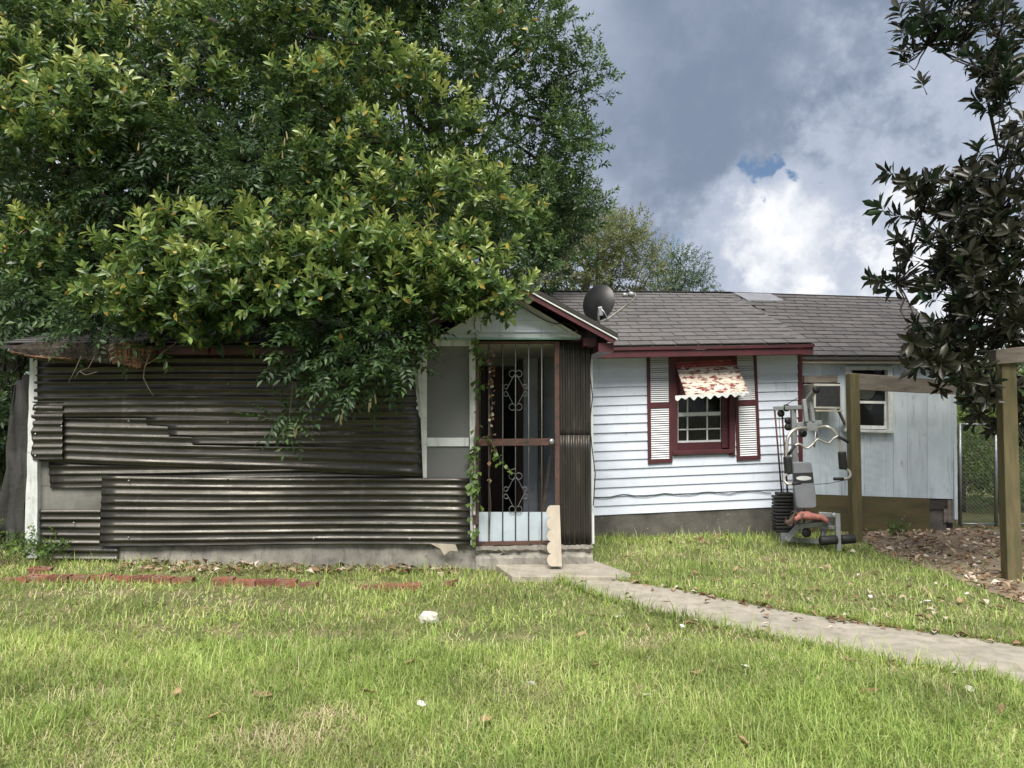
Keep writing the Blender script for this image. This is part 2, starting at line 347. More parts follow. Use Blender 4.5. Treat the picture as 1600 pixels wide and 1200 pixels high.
def glass_mat():
    m = bpy.data.materials.new('dusty_glass'); m.use_nodes = True; t = m.node_tree; N = t.nodes; p = N['Principled BSDF']
    p.inputs['Base Color'].default_value = (.02, .022, .022, 1); p.inputs['Roughness'].default_value = .06
    tr = N.new('ShaderNodeBsdfTransparent'); tr.inputs[0].default_value = (.8, .82, .8, 1); mx = N.new('ShaderNodeMixShader'); mx.inputs[0].default_value = .62
    t.links.new(p.outputs[0], mx.inputs[1]); t.links.new(tr.outputs[0], mx.inputs[2]); t.links.new(mx.outputs[0], N['Material Output'].inputs[0]); return m
M['glass'] = glass_mat()
def screen_mat():
    m = bpy.data.materials.new('insect_screen'); m.use_nodes = True; t = m.node_tree; N = t.nodes; p = N['Principled BSDF']
    p.inputs['Base Color'].default_value = (.19, .195, .19, 1); p.inputs['Roughness'].default_value = .7
    tc = N.new('ShaderNodeTexCoord'); n = N.new('ShaderNodeTexNoise'); n.inputs['Scale'].default_value = 4; n.inputs['Detail'].default_value = 4
    t.links.new(tc.outputs['Object'], n.inputs[0]); r = N.new('ShaderNodeMapRange'); r.inputs[3].default_value = .38; r.inputs[4].default_value = .56; t.links.new(n.outputs[0], r.inputs[0])
    tr = N.new('ShaderNodeBsdfTransparent'); mx = N.new('ShaderNodeMixShader'); t.links.new(r.outputs[0], mx.inputs[0])
    t.links.new(p.outputs[0], mx.inputs[1]); t.links.new(tr.outputs[0], mx.inputs[2]); t.links.new(mx.outputs[0], N['Material Output'].inputs[0]); return m
M['screen'] = screen_mat()

def leaf_mat(name, stops, rough=.4, spec=.5, trans=.35, transcol=None, under=None, patch=0):
    m = bpy.data.materials.new(name); m.use_nodes = True; t = m.node_tree; N = t.nodes; K = t.links.new
    p = N['Principled BSDF']; p.inputs['Roughness'].default_value = rough; p.inputs['Specular IOR Level'].default_value = spec
    a = N.new('ShaderNodeAttribute'); a.attribute_name = 'tone'
    cr = N.new('ShaderNodeValToRGB'); e = cr.color_ramp.elements
    while len(e) < len(stops): e.new(.5)
    for i, (pos, c) in enumerate(stops): e[i].position = pos; e[i].color = (*c, 1)
    K(a.outputs['Fac'], cr.inputs[0]); col = cr.outputs[0]
    if patch:
        g = N.new('ShaderNodeNewGeometry'); n = N.new('ShaderNodeTexNoise'); n.inputs['Scale'].default_value = 1.3; n.inputs['Detail'].default_value = 4; K(g.outputs['Position'], n.inputs[0])
        mr = N.new('ShaderNodeMapRange'); mr.inputs[1].default_value = .35; mr.inputs[2].default_value = .65; mr.inputs[3].default_value = 1 - patch; mr.inputs[4].default_value = 1 + patch; K(n.outputs['Fac'], mr.inputs[0])
        hs = N.new('ShaderNodeHueSaturation'); K(mr.outputs[0], hs.inputs['Value']); K(col, hs.inputs['Color']); col = hs.outputs[0]
    if under:
        g2 = N.new('ShaderNodeNewGeometry'); mx2 = N.new('ShaderNodeMix'); mx2.data_type = 'RGBA'; K(g2.outputs['Backfacing'], mx2.inputs[0]); K(col, mx2.inputs[6]); mx2.inputs[7].default_value = (*under, 1); col = mx2.outputs[2]
    K(col, p.inputs['Base Color'])
    tl = N.new('ShaderNodeBsdfTranslucent')
    hs2 = N.new('ShaderNodeHueSaturation'); hs2.inputs['Hue'].default_value = .475; hs2.inputs['Value'].default_value = 1.5; K(col, hs2.inputs['Color']); K(hs2.outputs[0], tl.inputs[0])
    mx = N.new('ShaderNodeMixShader'); mx.inputs[0].default_value = trans; K(p.outputs[0], mx.inputs[1]); K(tl.outputs[0], mx.inputs[2]); K(mx.outputs[0], N['Material Output'].inputs[0])
    return m
LM = {}
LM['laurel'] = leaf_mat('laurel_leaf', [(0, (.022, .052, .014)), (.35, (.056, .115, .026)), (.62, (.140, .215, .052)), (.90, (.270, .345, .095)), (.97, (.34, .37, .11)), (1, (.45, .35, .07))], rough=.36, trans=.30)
LM['wisteria'] = leaf_mat('wisteria_leaf', [(0, (.018, .045, .016)), (.6, (.040, .085, .026)), (1, (.075, .13, .035))], rough=.5, trans=.3)
LM['oak'] = leaf_mat('small_evergreen_leaf', [(0, (.026, .060, .020)), (.6, (.070, .135, .036)), (1, (.14, .215, .058))], rough=.42, trans=.35)
LM['dark'] = leaf_mat('shaded_backdrop_leaf', [(0, (.016, .036, .012)), (.6, (.036, .075, .022)), (1, (.075, .12, .03))], rough=.5, trans=.35)  # shade behind the porch is put into these darker greens
LM['olive'] = leaf_mat('olive_green_leaf', [(0, (.09, .115, .048)), (.6, (.165, .19, .075)), (1, (.22, .23, .10))], rough=.5, trans=.35)
LM['blue'] = leaf_mat('blue_green_leaf', [(0, (.045, .085, .050)), (1, (.105, .165, .085))], rough=.5, trans=.3)
LM['magnolia'] = leaf_mat('magnolia_leaf', [(0, (.015, .032, .019)), (.7, (.030, .060, .031)), (1, (.055, .095, .045))], rough=.34, spec=.32, trans=.08, under=(.024, .024, .014))
LM['weed'] = leaf_mat('weed_leaf', [(0, (.045, .10, .022)), (1, (.15, .24, .05))], rough=.5, trans=.4)
LM['hedge'] = leaf_mat('bright_shrub_leaf', [(0, (.07, .125, .032)), (.6, (.16, .235, .055)), (1, (.28, .35, .09))], rough=.5, trans=.4, patch=.35)
LM['grass'] = leaf_mat('lawn_grass', [(0, (.085, .150, .030)), (.40, (.245, .350, .085)), (.72, (.440, .510, .180)), (.86, (.52, .48, .27)), (1, (.64, .55, .39))], rough=.5, spec=.3, trans=.35, patch=.22)
LM['litter'] = leaf_mat('dry_leaf_litter', [(0, (.10, .055, .030)), (.5, (.22, .14, .085)), (.85, (.36, .27, .19)), (1, (.60, .54, .47))], rough=.9, spec=.2, trans=.1)

# ------------------------------------------------------------------ fast meshes from arrays
def np_mesh(name, V, T, tone, mat, parent=None):
    me = bpy.data.meshes.new(name); nv, nf = len(V), len(T)
    me.vertices.add(nv); me.vertices.foreach_set('co', np.ascontiguousarray(V, np.float32).ravel())
    me.loops.add(nf * 3); me.loops.foreach_set('vertex_index', np.ascontiguousarray(T, np.int32).ravel())
    me.polygons.add(nf); me.polygons.foreach_set('loop_start', np.arange(0, nf * 3, 3, dtype=np.int32))
    me.update(calc_edges=True)
    at = me.attributes.new('tone', 'FLOAT', 'POINT'); at.data.foreach_set('value', np.ascontiguousarray(tone, np.float32))
    me.materials.append(mat)
    o = bpy.data.objects.new(name, me); COL.objects.link(o)
    if parent: o.parent = parent
    return o
def leaf_geo(Lg, W, fold=.25, droop=.12):
    v = np.array([[0, 0, 0], [0, -W / 2, W * fold], [0, 0, 0], [0, W / 2, W * fold], [0, 0, 0]], float)
    v[:, 0] = [0, .52 * Lg, .5 * Lg, .52 * Lg, Lg]; v[4, 2] = -droop * Lg; v[2, 2] = .02 * Lg
    f = np.array([[0, 2, 1], [0, 3, 2], [1, 2, 4], [2, 3, 4]]); return v, f
def leaf_geo8(Lg, W, fold=.25, droop=.12, wide=.6):
    a, b = wide - .28, wide + .08
    v = np.array([[0, 0, 0], [a, -.40, fold * .8], [a, 0, 0], [a, .40, fold * .8], [b, -.5, fold], [b, 0, 0], [b, .5, fold], [1, 0, 0]], float)
    v = v * np.array([Lg, W, W]); v[:, 2] -= droop * Lg * (v[:, 0] / Lg) ** 2
    f = np.array([[0, 2, 1], [0, 3, 2], [1, 2, 5], [1, 5, 4], [2, 3, 6], [2, 6, 5], [4, 5, 7], [5, 6, 7]]); return v, f
def rot_from(d, up=(0, 0, 1)):
    d = np.asarray(d, float); d /= np.linalg.norm(d); up = np.asarray(up, float)
    y = np.cross(up, d)
    if np.linalg.norm(y) < 1e-3: y = np.cross([0, 1, .01], d)
    y /= np.linalg.norm(y); z = np.cross(d, y); return np.stack([d, y, z], 1)      # columns
def shoot(nl=11, Ls=.22, Ll=.09, W=.034, kind='spiral', seed=0, fine=False):
    r = np.random.default_rng(seed); Vs = []; Fs = []; Ts = []; o = 0
    def put(v, f, t):
        nonlocal o
        Vs.append(v); Fs.append(f + o); Ts.append(np.full(len(v), t)); o += len(v)
    # thin stem
    w = .0035 if Ll < .12 else .006
    st = np.array([[0, -w, 0], [0, w, 0], [0, 0, w], [Ls, 0, 0]]); put(st, np.array([[0, 1, 3], [1, 2, 3], [2, 0, 3]]), .3)
    for i in range(nl):
        if kind == 'spiral':
            t = (i + .4) / nl; x = Ls * (.18 + .82 * t); az = i * 2.4 + r.normal() * .25
            el = .25 + .85 * t + r.normal() * .15
            d = np.array([math.sin(el), math.cos(el) * math.cos(az), math.cos(el) * math.sin(az)])
            sz = (1 - .35 * t * t) * r.uniform(.8, 1.15)
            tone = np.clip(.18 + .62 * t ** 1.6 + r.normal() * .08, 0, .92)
        elif kind == 'pinnate':
            if i == nl - 1: x, d, t = Ls, np.array([1, 0, -.3]), 1
            else:
                k = i // 2; t = (k + .7) / (nl / 2); x = Ls * t; s = 1 if i % 2 else -1
                d = np.array([.55, s * 1.0, -.35 + r.normal() * .15])
            sz = r.uniform(.85, 1.1); tone = r.uniform(.1, .9)
        elif kind == 'rosette':
            az = i * 2.4 + r.normal() * .2; t = i / nl; x = Ls * (.6 + .4 * t); el = .1 + 1.0 * t + r.normal() * .2
            d = np.array([math.sin(el), math.cos(el) * math.cos(az), math.cos(el) * math.sin(az)])
            sz = r.uniform(.75, 1.1); tone = r.uniform(0, 1)
        v, f = (leaf_geo8 if fine else leaf_geo)(Ll * sz, W * sz, r.uniform(.12, .4), r.uniform(-.05, .28))
        upv = (1, 0, .2) if kind != 'pinnate' else (0, 0, 1)
        Rm = rot_from(d, np.array(upv) + r.normal(size=3) * .25)
        v = v @ Rm.T + np.array([x, 0, -.25 * Ls * (x / Ls) ** 2 if kind == 'pinnate' else 0]); put(v, f, tone)
    return np.concatenate(Vs), np.concatenate(Fs), np.concatenate(Ts)
def scatter(templates, P, Dr, S, tvar, jitter_t=.12, roll=True):
    Vo, To, Co = [], [], []; off = 0; which = rng.integers(0, len(templates), len(P))
    Dr = Dr / np.linalg.norm(Dr, axis=1, keepdims=True)
    for k, (tv, tf, tt) in enumerate(templates):
        I = np.where(which == k)[0]
        if not len(I): continue
        d = Dr[I]; n = len(I); up = np.tile([0, 0, 1.0], (n, 1))
        y = np.cross(up, d); bad = np.linalg.norm(y, axis=1) < 1e-2; y[bad] = [0, 1, 0]
        y /= np.linalg.norm(y, axis=1, keepdims=True); z = np.cross(d, y)
        if roll:
            a = rng.uniform(0, 2 * math.pi, n)[:, None]
        else: a = rng.normal(0, .35, n)[:, None]
        y2 = y * np.cos(a) + z * np.sin(a); z2 = -y * np.sin(a) + z * np.cos(a)
        Rm = np.stack([d, y2, z2], 2) * S[I][:, None, None]
        v = np.einsum('kj,nij->nki', tv, Rm) + P[I][:, None, :]
        f = tf[None] + (np.arange(n) * len(tv))[:, None, None] + off
        c = tt[None] + tvar[I][:, None] + rng.normal(0, jitter_t * .5, (n, len(tv))) * 0
        Vo.append(v.reshape(-1, 3)); To.append(f.reshape(-1, 3)); Co.append(np.where(tt[None] > 1.2, 1.0, np.clip(c, 0, .955)).reshape(-1)); off += n * len(tv)
    return np.concatenate(Vo), np.concatenate(To), np.concatenate(Co)
def clump_shoots(C, Rd, dens, upb=.55, flat=.75, inner=.35, jit=.5):
    P, Dd, H = [], [], []
    for c, r in zip(C, Rd):
        n = max(6, int(dens * r * r)); q = rng.normal(size=(n, 3)); q /= np.linalg.norm(q, axis=1, keepdims=True)
        rad = np.where(rng.random(n) < inner, rng.uniform(.2, .8, n), rng.uniform(.8, 1.08, n))
        q2 = q * [1, 1, flat]; P.append(np.asarray(c) + q2 * (rad * r)[:, None])
        Dd.append(q + np.array([0, 0, upb]) + rng.normal(size=(n, 3)) * jit); H.append(q[:, 2] * rad)
    return np.concatenate(P), np.concatenate(Dd), np.concatenate(H)
def wander(a, b, n=7, amp=.12, sag=0):
    a, b = Vector(a), Vector(b); L_ = (b - a).length; pts = []
    off = Vector((0, 0, 0))
    for i in range(n):
        t = i / (n - 1); w = math.sin(math.pi * t)
        j = Vector((random.uniform(-1, 1), random.uniform(-1, 1), random.uniform(-1, 1))) * amp * L_ * .35 * w
        pts.append(a.lerp(b, t) + j + Vector((0, 0, -sag * w)))
    return pts
def limbs(tree, trunk_pts, ends, mat, r0=.07, r1=.012, lo=.4):
    for e in ends:
        e = Vector(e); i = random.uniform(lo, .98) * (len(trunk_pts) - 1); k = int(i); s = Vector(trunk_pts[k]).lerp(Vector(trunk_pts[min(k + 1, len(trunk_pts) - 1)]), i - k)
        p = wander(s, e, 8, .16, sag=-.12 * (e - s).length * .4)
        n = len(p); MB().tube(p, [r0 + (r1 - r0) * (q / (n - 1)) ** .7 for q in range(n)], 7).build('limb', mat, tree, smooth=True, fixn=False)
def px_cloud(n, poly, Y0, Y1, rmin, rmax):
    poly = np.array(poly, float); x0, y0 = poly.min(0); x1, y1 = poly.max(0); C, Rd = [], []
    while len(C) < n:
        x, y = rng.uniform(x0, x1), rng.uniform(y0, y1)
        if not inpoly(np.array([[x, y]]), poly)[0]: continue
        C.append(wp(x, y, rng.uniform(Y0, Y1))); Rd.append(rng.uniform(rmin, rmax))
    return C, Rd
def inpoly(P, poly):
    P = np.asarray(P, float); x, y = P[:, 0], P[:, 1]; r = np.zeros(len(P), bool); n = len(poly)
    for i in range(n):
        x1, y1 = poly[i][0], poly[i][1]; x2, y2 = poly[(i + 1) % n][0], poly[(i + 1) % n][1]
        if y1 == y2: continue
        c = ((y1 > y) != (y2 > y)) & (x < (x2 - x1) * (y - y1) / (y2 - y1) + x1); r ^= c
    return r

# ================================================================== SETTING
def axis_coords(lo, hi, a, b, step):
    mid = list(np.arange(a, b + 1e-6, step)); out = []
    s = step; x = a
    while x > lo: s *= 1.6; x -= s; out.append(max(x, lo))
    out = out[::-1]; s = step; x = b; o2 = []
    while x < hi: s *= 1.6; x += s; o2.append(min(x, hi))
    return np.array(out + mid + o2)
gx = axis_coords(-400, 400, -12, 12, .25); gy = axis_coords(-400, 600, 1.0, 14, .25)
GX, GY = np.meshgrid(gx, gy); GZ = gz0(GX, GY)
mb = MB(); nx, ny = len(gx), len(gy)
mb.V = [tuple(p) for p in np.stack([GX, GY, GZ], 2).reshape(-1, 3)]
mb.Fc = [(j * nx + i, j * nx + i + 1, (j + 1) * nx + i + 1, (j + 1) * nx + i) for j in range(ny - 1) for i in range(nx - 1)]
M['ground'] = material('lawn_soil', (.135, .145, .050), (.10, .11, .04), rough=.95, scale=1.2, c3=(.24, .185, .115), c3scale=3.2, c3lo=.50, c3hi=.68, bump=.8, bscale=28, bdist=.03)
tag(mb.build('ground', M['ground'], smooth=True, fixn=False), 'grassy soil of the front yard running back past the house', kind='structure')

# concrete path
up_px = [(960, 909), (985, 912), (1040, 920), (1100, 931), (1200, 952), (1300, 970), (1400, 984), (1500, 997), (1600, 1013)]
lo_px = [(868, 909), (880, 914), (940, 936), (1010, 957), (1100, 976), (1200, 998), (1300, 1020), (1400, 1040), (1600, 1076)]
A = [ground(*p) for p in up_px]; B = [ground(*p) for p in lo_px]
da = (A[-1] - A[-2]).normalized(); db = (B[-1] - B[-2]).normalized()
A.append(A[-1] + da * 6); B.append(B[-1] + da * 6.1)
def resamp(P, n):
    P = np.array([p[:] for p in P]); s = np.r_[0, np.cumsum(np.linalg.norm(np.diff(P, axis=0), axis=1))]; q = np.linspace(0, s[-1], n)
    return np.stack([np.interp(q, s, P[:, k]) for k in range(3)], 1)
NA = 70; A2, B2 = resamp(A, NA), resamp(B, NA)
rr = np.random.default_rng(5); je = np.cumsum(rr.normal(0, .006, NA)); je -= np.linspace(je[0], je[-1], NA)
A2[:, 1] += je; B2[:, 1] += -je * .7 + rr.normal(0, .004, NA)
PATHPOLY = np.concatenate([A2[:, :2], B2[::-1, :2]])
rows = []
for i in range(NA):
    row = []
    for k in range(7):
        p = A2[i] * (1 - k / 6) + B2[i] * (k / 6); row.append((p[0], p[1], float(gz0(p[0], p[1])) + .016))
    rows.append(row)
tag(MB().grid_solid(rows, (0, 0, -.08)).build('path', M['path']), 'curving worn concrete path from the doorstep across the lawn', kind='structure')

# ================================================================== HOUSE
house = empty('house', HO, YAW)
tag(house, 'small run-down house with white siding, maroon trim and corrugated metal porch', 'house')
H = house
def hq(mb, pts, v, th):                                  # polygon traced on plane v, with thickness backwards
    return mb.prism([hp(x, y, v) for x, y in pts], (0, th, 0))
def part(name, mat, pts, v, th, parent=None, bevel=.004):
    return hq(MB(), pts, v, th).build(name, mat, parent or H, bevel=bevel)

VM = 1.85                                                # main wall plane
VA = 2.05                                                # wall of the side addition
UL = hp(42, 700, 0).x                                    # left end of the porch
UR = hp(922, 700, 0).x                                   # right end of the porch
UC = hp(1251, 700, VM).x                                 # right corner of the main house
UA = hp(1493, 700, VA).x                                 # right corner of the addition
VB = 5.6

# ---- main wall shell with a window opening and a doorway
wx0, wx1 = hp(1053, 640, VM).x, hp(1146, 640, VM).x
wz0, wz1 = hp(1100, 708, VM).z, hp(1100, 560, VM).z
dx0, dx1 = hp(757, 700, VM).x, hp(813, 700, VM).x
sh = MB(); T = .1
zt = 2.44
sh.box(UL + .05, dx0, VM, VM + T, .0, zt); sh.box(dx0, dx1, VM, VM + T, 2.26, zt); sh.box(dx1, wx0, VM, VM + T, 0, zt)
sh.box(wx0, wx1, VM, VM + T, 0, wz0); sh.box(wx0, wx1, VM, VM + T, wz1, zt); sh.box(wx1, UC - .004, VM, VM + T, 0, zt)
sh.box(UL + .05, UL + .05 + T, VM + T, VB, 0, zt); sh.box(UC - .104, UC - .004, VM + T, VB, 0, zt); sh.box(UL + .05 + T, UC - .104, VB - T, VB, 0, zt)
sh.box(UL + .05 + T, UC - .104, VM + T, VB - T, .20, .24)
wall = sh.build('wall', M['wallboard'], H)

# ---- siding boards of the main wall, one per course
NC = 17.45
def course_y(k, x):                                      # k counted up from the bottom edge
    yl = 805 - (805 - 556) * k / NC; yr = 790 - (790 - 549) * k / NC
    return yl + (yr - yl) * (x - 927) / (1250 - 927)
def siding_board(k, xa, xb, parent, VW=VM):
    kt = min(k + 1.12, NC + .25)
    a, b = hp(xa, course_y(k, xa), VW), hp(xb, course_y(k, xb), VW)
    c, d = hp(xb, course_y(kt, xb), VW), hp(xa, course_y(kt, xa), VW)
    jl, jr = random.uniform(-.002, .002), random.uniform(-.002, .002)
    m = MB()
    m.hexa([(a.x, VW - .027 + jl, a.z), (b.x, VW - .027 + jr, b.z), (b.x, VW - .003, b.z), (a.x, VW - .003, a.z),
            (d.x, VW - .0065, d.z), (c.x, VW - .0065, c.z), (c.x, VW - .003, c.z), (d.x, VW - .003, d.z)])
    m.build('siding_board', M['siding'], parent)
for k in range(18):
    if k >= NC: break
    ymid = course_y(k + .5, 1100)
    if ymid > 712: secs = [(818, 1249)]
    else: secs = [(818, 1052), (1147, 1249)]
    for s in secs: siding_board(k, s[0], s[1], wall)

# foundation of the main wall
fm = MB(); fa, fb = hp(880, 700, VM).x, UC + .01
for i in range(12):
    u0 = fa + (fb - fa) * i / 12; u1 = fa + (fb - fa) * (i + 1) / 12
    def top(u): return hp(927, 806, VM).z + (u - hp(927, 800, VM).x) * .033 - .002
    j0 = .012 * math.sin(i * 1.9); j1 = .012 * math.sin((i + 1) * 1.9)
    fm.hexa([(u0, VM - .016 + j0 * .5, -.3), (u1, VM - .016 + j1 * .5, -.3), (u1, VM + .14, -.3), (u0, VM + .14, -.3),
             (u0, VM - .014 + j0 * .5, top(u0) - .004), (u1, VM - .014 + j1 * .5, top(u1) - .004), (u1, VM + .14, top(u1) - .004), (u0, VM + .14, top(u0) - .004)])
fm.build('foundation', M['concrete_dark'], H)
# corner trim and downpipe-like edge by the porch
part('corner_trim', M['maroon'], [(1247, 551), (1254, 551), (1255, 792), (1248, 792)], VM - .03, .05)
part('corner_trim', M['white'], [(921.5, 560), (926, 560), (929, 850), (925, 850)], 0.02, .05)

# ---- main window
win = MB()
for pts in ([(1050, 557), (1059, 557), (1059, 712), (1050, 712)], [(1140, 557), (1149, 557), (1149, 712), (1140, 712)]): hq(win, pts, VM - .040, .13)
hq(win, [(1059.3, 557), (1139.7, 557), (1139.7, 566), (1059.3, 566)], VM - .037, .12)
window = win.build('window', M['maroon'], H, bevel=.003)
part('window_sill', M['maroon'], [(1052, 705), (1147, 702), (1147, 708), (1052, 711)], VM - .06, .16, window)
part('jamb', M['maroon'], [(1128, 612), (1140, 612), (1140, 700), (1128, 700)], VM + .03, .08, window)
part('lower_rail', M['maroon'], [(1057, 692), (1129, 690), (1129, 703), (1057, 705)], VM + .052, .06, window)
VS = VM + .07
part('window_frame', M['maroon'], [(1056.5, 560), (1129, 560), (1129, 622), (1056.5, 622)], VS + .085, .012, window)
sash = MB()
for pts in ([(1057, 645), (1129, 643), (1129, 649), (1057, 651)], [(1057, 689), (1129, 687), (1129, 691.5), (1057, 693.5)],
            [(1057, 616), (1060, 616), (1060, 690), (1057, 690)], [(1126, 616), (1129, 616), (1129, 688), (1126, 688)]): hq(sash, pts, VS, .03)
sa = sash.build('sash', M['slat'], window)
for pts in ([(1073.2, 651.3), (1075.4, 651.3), (1075.4, 688.5), (1073.2, 688.5)], [(1104, 650.6), (1106.2, 650.6), (1106.2, 687.5), (1104, 687.5)],
            [(1060.2, 670.3), (1125.8, 668.6), (1125.8, 670.6), (1060.2, 672.3)], [(1073.2, 618), (1075.4, 618), (1075.4, 644.3), (1073.2, 644.3)], [(1104, 618), (1106.2, 618), (1106.2, 643.4), (1104, 643.4)]):
    part('muntin', M['slat'], pts, VS + .006, .012, window, bevel=0)
xs = [1060, 1074.3, 1105.1, 1126]
for r_, (ya, yb) in enumerate(((618, 644), (651, 670), (672, 689))):
    for c_ in range(3): part('pane', M['glass'], [(xs[c_], ya), (xs[c_ + 1], ya), (xs[c_ + 1], yb), (xs[c_], yb)], VS + .019 + .0004 * c_, .003, window, bevel=0)
cm = MB(); rows = []
for i in range(4):
    rows.append([])
    for j in range(40):
        x = 1054 + 80 * j / 39; q = hp(x, 610 + 85 * i / 3, VS + .14); rows[-1].append((q.x, VS + .14 + .02 * math.sin(j * .9) + .01 * math.sin(j * 2.3 + i), q.z))
cm.grid_solid(rows, (0, .003, 0)).build('curtain', M['curtain'], window)
# ---- awning over the window: ribbed slope, side wings, scalloped valance
aw0, aw1 = hp(1054, 566, VM - .03), hp(1147, 561, VM - .03)
VF = VM - .36
fl, fr = hp(1072, 618, VF), hp(1170, 612, VF)
rows = []; nr = 78
for i in range(nr + 1):
    t = i / nr; a = aw0.lerp(fl, t); b = aw1.lerp(fr, t); bumpv = .006 * math.sin(2 * math.pi * t * 13)
    rows.append([a.lerp(b, j / 6) + Vector((0, -bumpv * .7, bumpv * .7)) for j in range(7)])
k1 = int(nr * .2)
aw = MB().grid_solid(rows[k1:], (0, .004, -.004)).build('awning', M['awning'], H, smooth=True)
MB().grid_solid(rows[:k1 + 1], (0, .004, -.004)).build('awning_top', M['awnred'], aw, smooth=True)
for a, f in ((aw0, fl), (aw1, fr)):
    dz = f.z
    for s in range(9):
        t0, t1 = s / 9, (s + 1) / 9
        p0, p1 = a.lerp(f, t0), a.lerp(f, t1)
        q = [Vector((p0.x, VM - .03, p0.z)), p0, p1, Vector((a.x + (f.x - a.x) * t1, VM - .03, p1.z))]
        if s == 0: q = q[1:]
        q = [Vector((p.x + (.003 if s % 2 else 0), p.y, p.z - .004)) for p in q]
        MB().prism(q, (.003 if a is aw0 else -.003, 0, 0)).build('side_slat', M['awnside'], aw)
vl = MB(); top_, n = [], 72
pl_, pr_ = hp(1055, 619, VF - .004), hp(1170, 612.5, VF - .004)
rows = [[], []]
for j in range(n + 1):
    t = j / n; p = pl_.lerp(pr_, t); rows[0].append((p.x, p.y, p.z + .006)); rows[1].append((p.x, p.y - .004, p.z - .040 - .018 * math.sin(t * 2 * math.pi * 9) - .008 * math.sin(t * 31)))
vl.grid_solid(rows, (0, .003, 0)).build('valance', M['white'], aw)
# ---- shutters
def shutter(tl, tr, br, bl, name='shutter'):
    V0 = VM - .05
    P = [hp(*p, V0) for p in (tl, tr, br, bl)]
    def pt(s, t): return P[0].lerp(P[1], s).lerp(P[3].lerp(P[2], s), t)
    m = MB()
    def q(s0, s1, t0, t1, dv=0): m.prism([pt(s0, t0) + Vector((0, dv, 0)), pt(s1, t0) + Vector((0, dv, 0)), pt(s1, t1) + Vector((0, dv, 0)), pt(s0, t1) + Vector((0, dv, 0))], (0, .028, 0))
    q(0, .13, 0, 1); q(.87, 1, 0, 1); q(.13, .87, .435, .487, .001); q(.13, .87, .965, 1, .001)
    so = m.build(name, M['maroon'], H, bevel=.003)
    w = (pt(.87, .5) - pt(.13, .5)).length
    sm = MB().bar((-w / 2, 0, 0), (w / 2, 0, 0), .020, .0045).mesh('slat', M['slat'])
    for t0, t1, n in ((.0, .435, 23), (.487, .965, 23)):
        for i in range(n):
            c = pt(.5, t0 + (t1 - t0) * (i + .5) / n)
            o = inst(sm, 'slat', so, (c.x, c.y + .013, c.z), (R(48), (P[1].z - P[0].z) / (P[1].x - P[0].x) * -1, 0))
    m2 = MB(); m2.prism([pt(.12, .0) + Vector((0, .030, 0)), pt(.88, .0) + Vector((0, .030, 0)), pt(.88, .98) + Vector((0, .030, 0)), pt(.12, .98) + Vector((0, .030, 0))], (0, .004, 0)); m2.build('backing', M['padgrey'], so)
shutter((1011, 557), (1050, 556), (1051, 722.5), (1013, 725))
shutter((1147, 554), (1182, 553), (1189, 717.5), (1152, 720))
# wire along the wall
pts = [hp(927 + 278 * i / 30, 776 - 8 * i / 30 + 2.2 * math.sin(i * .9) + random.uniform(-.6, .6), VM - .03) for i in range(31)]
MB().tube(pts, .005, 5).build('cable', M['cable'], H)

# ---- main roof
VE = VM - .40
ER = hp(1272, 536, VE); EL = hp(930, 541.5, VE)
lo_, hi_ = 3.0, 9.0
for _ in range(50):
    md = (lo_ + hi_) / 2
    if hp(1141, 458.5, md).x > ER.x: hi_ = md
    else: lo_ = md
VR = lo_
RR = hp(1141, 458.5, VR); RL = hp(862, 456.5, VR)
def ext(a, b, u):                                        # point on line a-b at house coordinate u
    t = (u - a.x) / (b.x - a.x); return a + (b - a) * t
u_left = UL - .06
E0, E1, R0, R1 = ext(EL, ER, u_left), ER, ext(RL, RR, u_left), RR
deck = MB()
deck.hexa([E0 - Vector((0, 0, .045)), E1 - Vector((0, 0, .045)), R1 - Vector((0, 0, .045)), R0 - Vector((0, 0, .045)), E0 - Vector((0, 0, .012)), E1 - Vector((0, 0, .012)), R1 - Vector((0, 0, .012)), R0 - Vector((0, 0, .012))])
back0, back1 = Vector((R0.x, 2 * VR - VE, E0.z)), Vector((R1.x, 2 * VR - VE, E1.z))
deck.hexa([R0 - Vector((0, 0, .045)), R1 - Vector((0, 0, .045)), back1 - Vector((0, 0, .045)), back0 - Vector((0, 0, .045)), R0 - Vector((0, 0, .012)), R1 - Vector((0, 0, .012)), back1 - Vector((0, 0, .012)), back0 - Vector((0, 0, .012))])
roof = deck.build('roof', M['tarfelt'], H)
gw = MB()                                                # gable end wall of the main house
gw.prism([Vector((UC - .02, VM + .02, zt - .02)), Vector((UC - .02, VB, zt - .02)), Vector((UC - .02, VB, E1.z)), Vector((UC - .02, VR, R1.z - .08)), Vector((UC - .02, VM + .02, E1.z + .05))], (-.05, 0, 0)); gw.build('gable_wall', M['siding'], H)
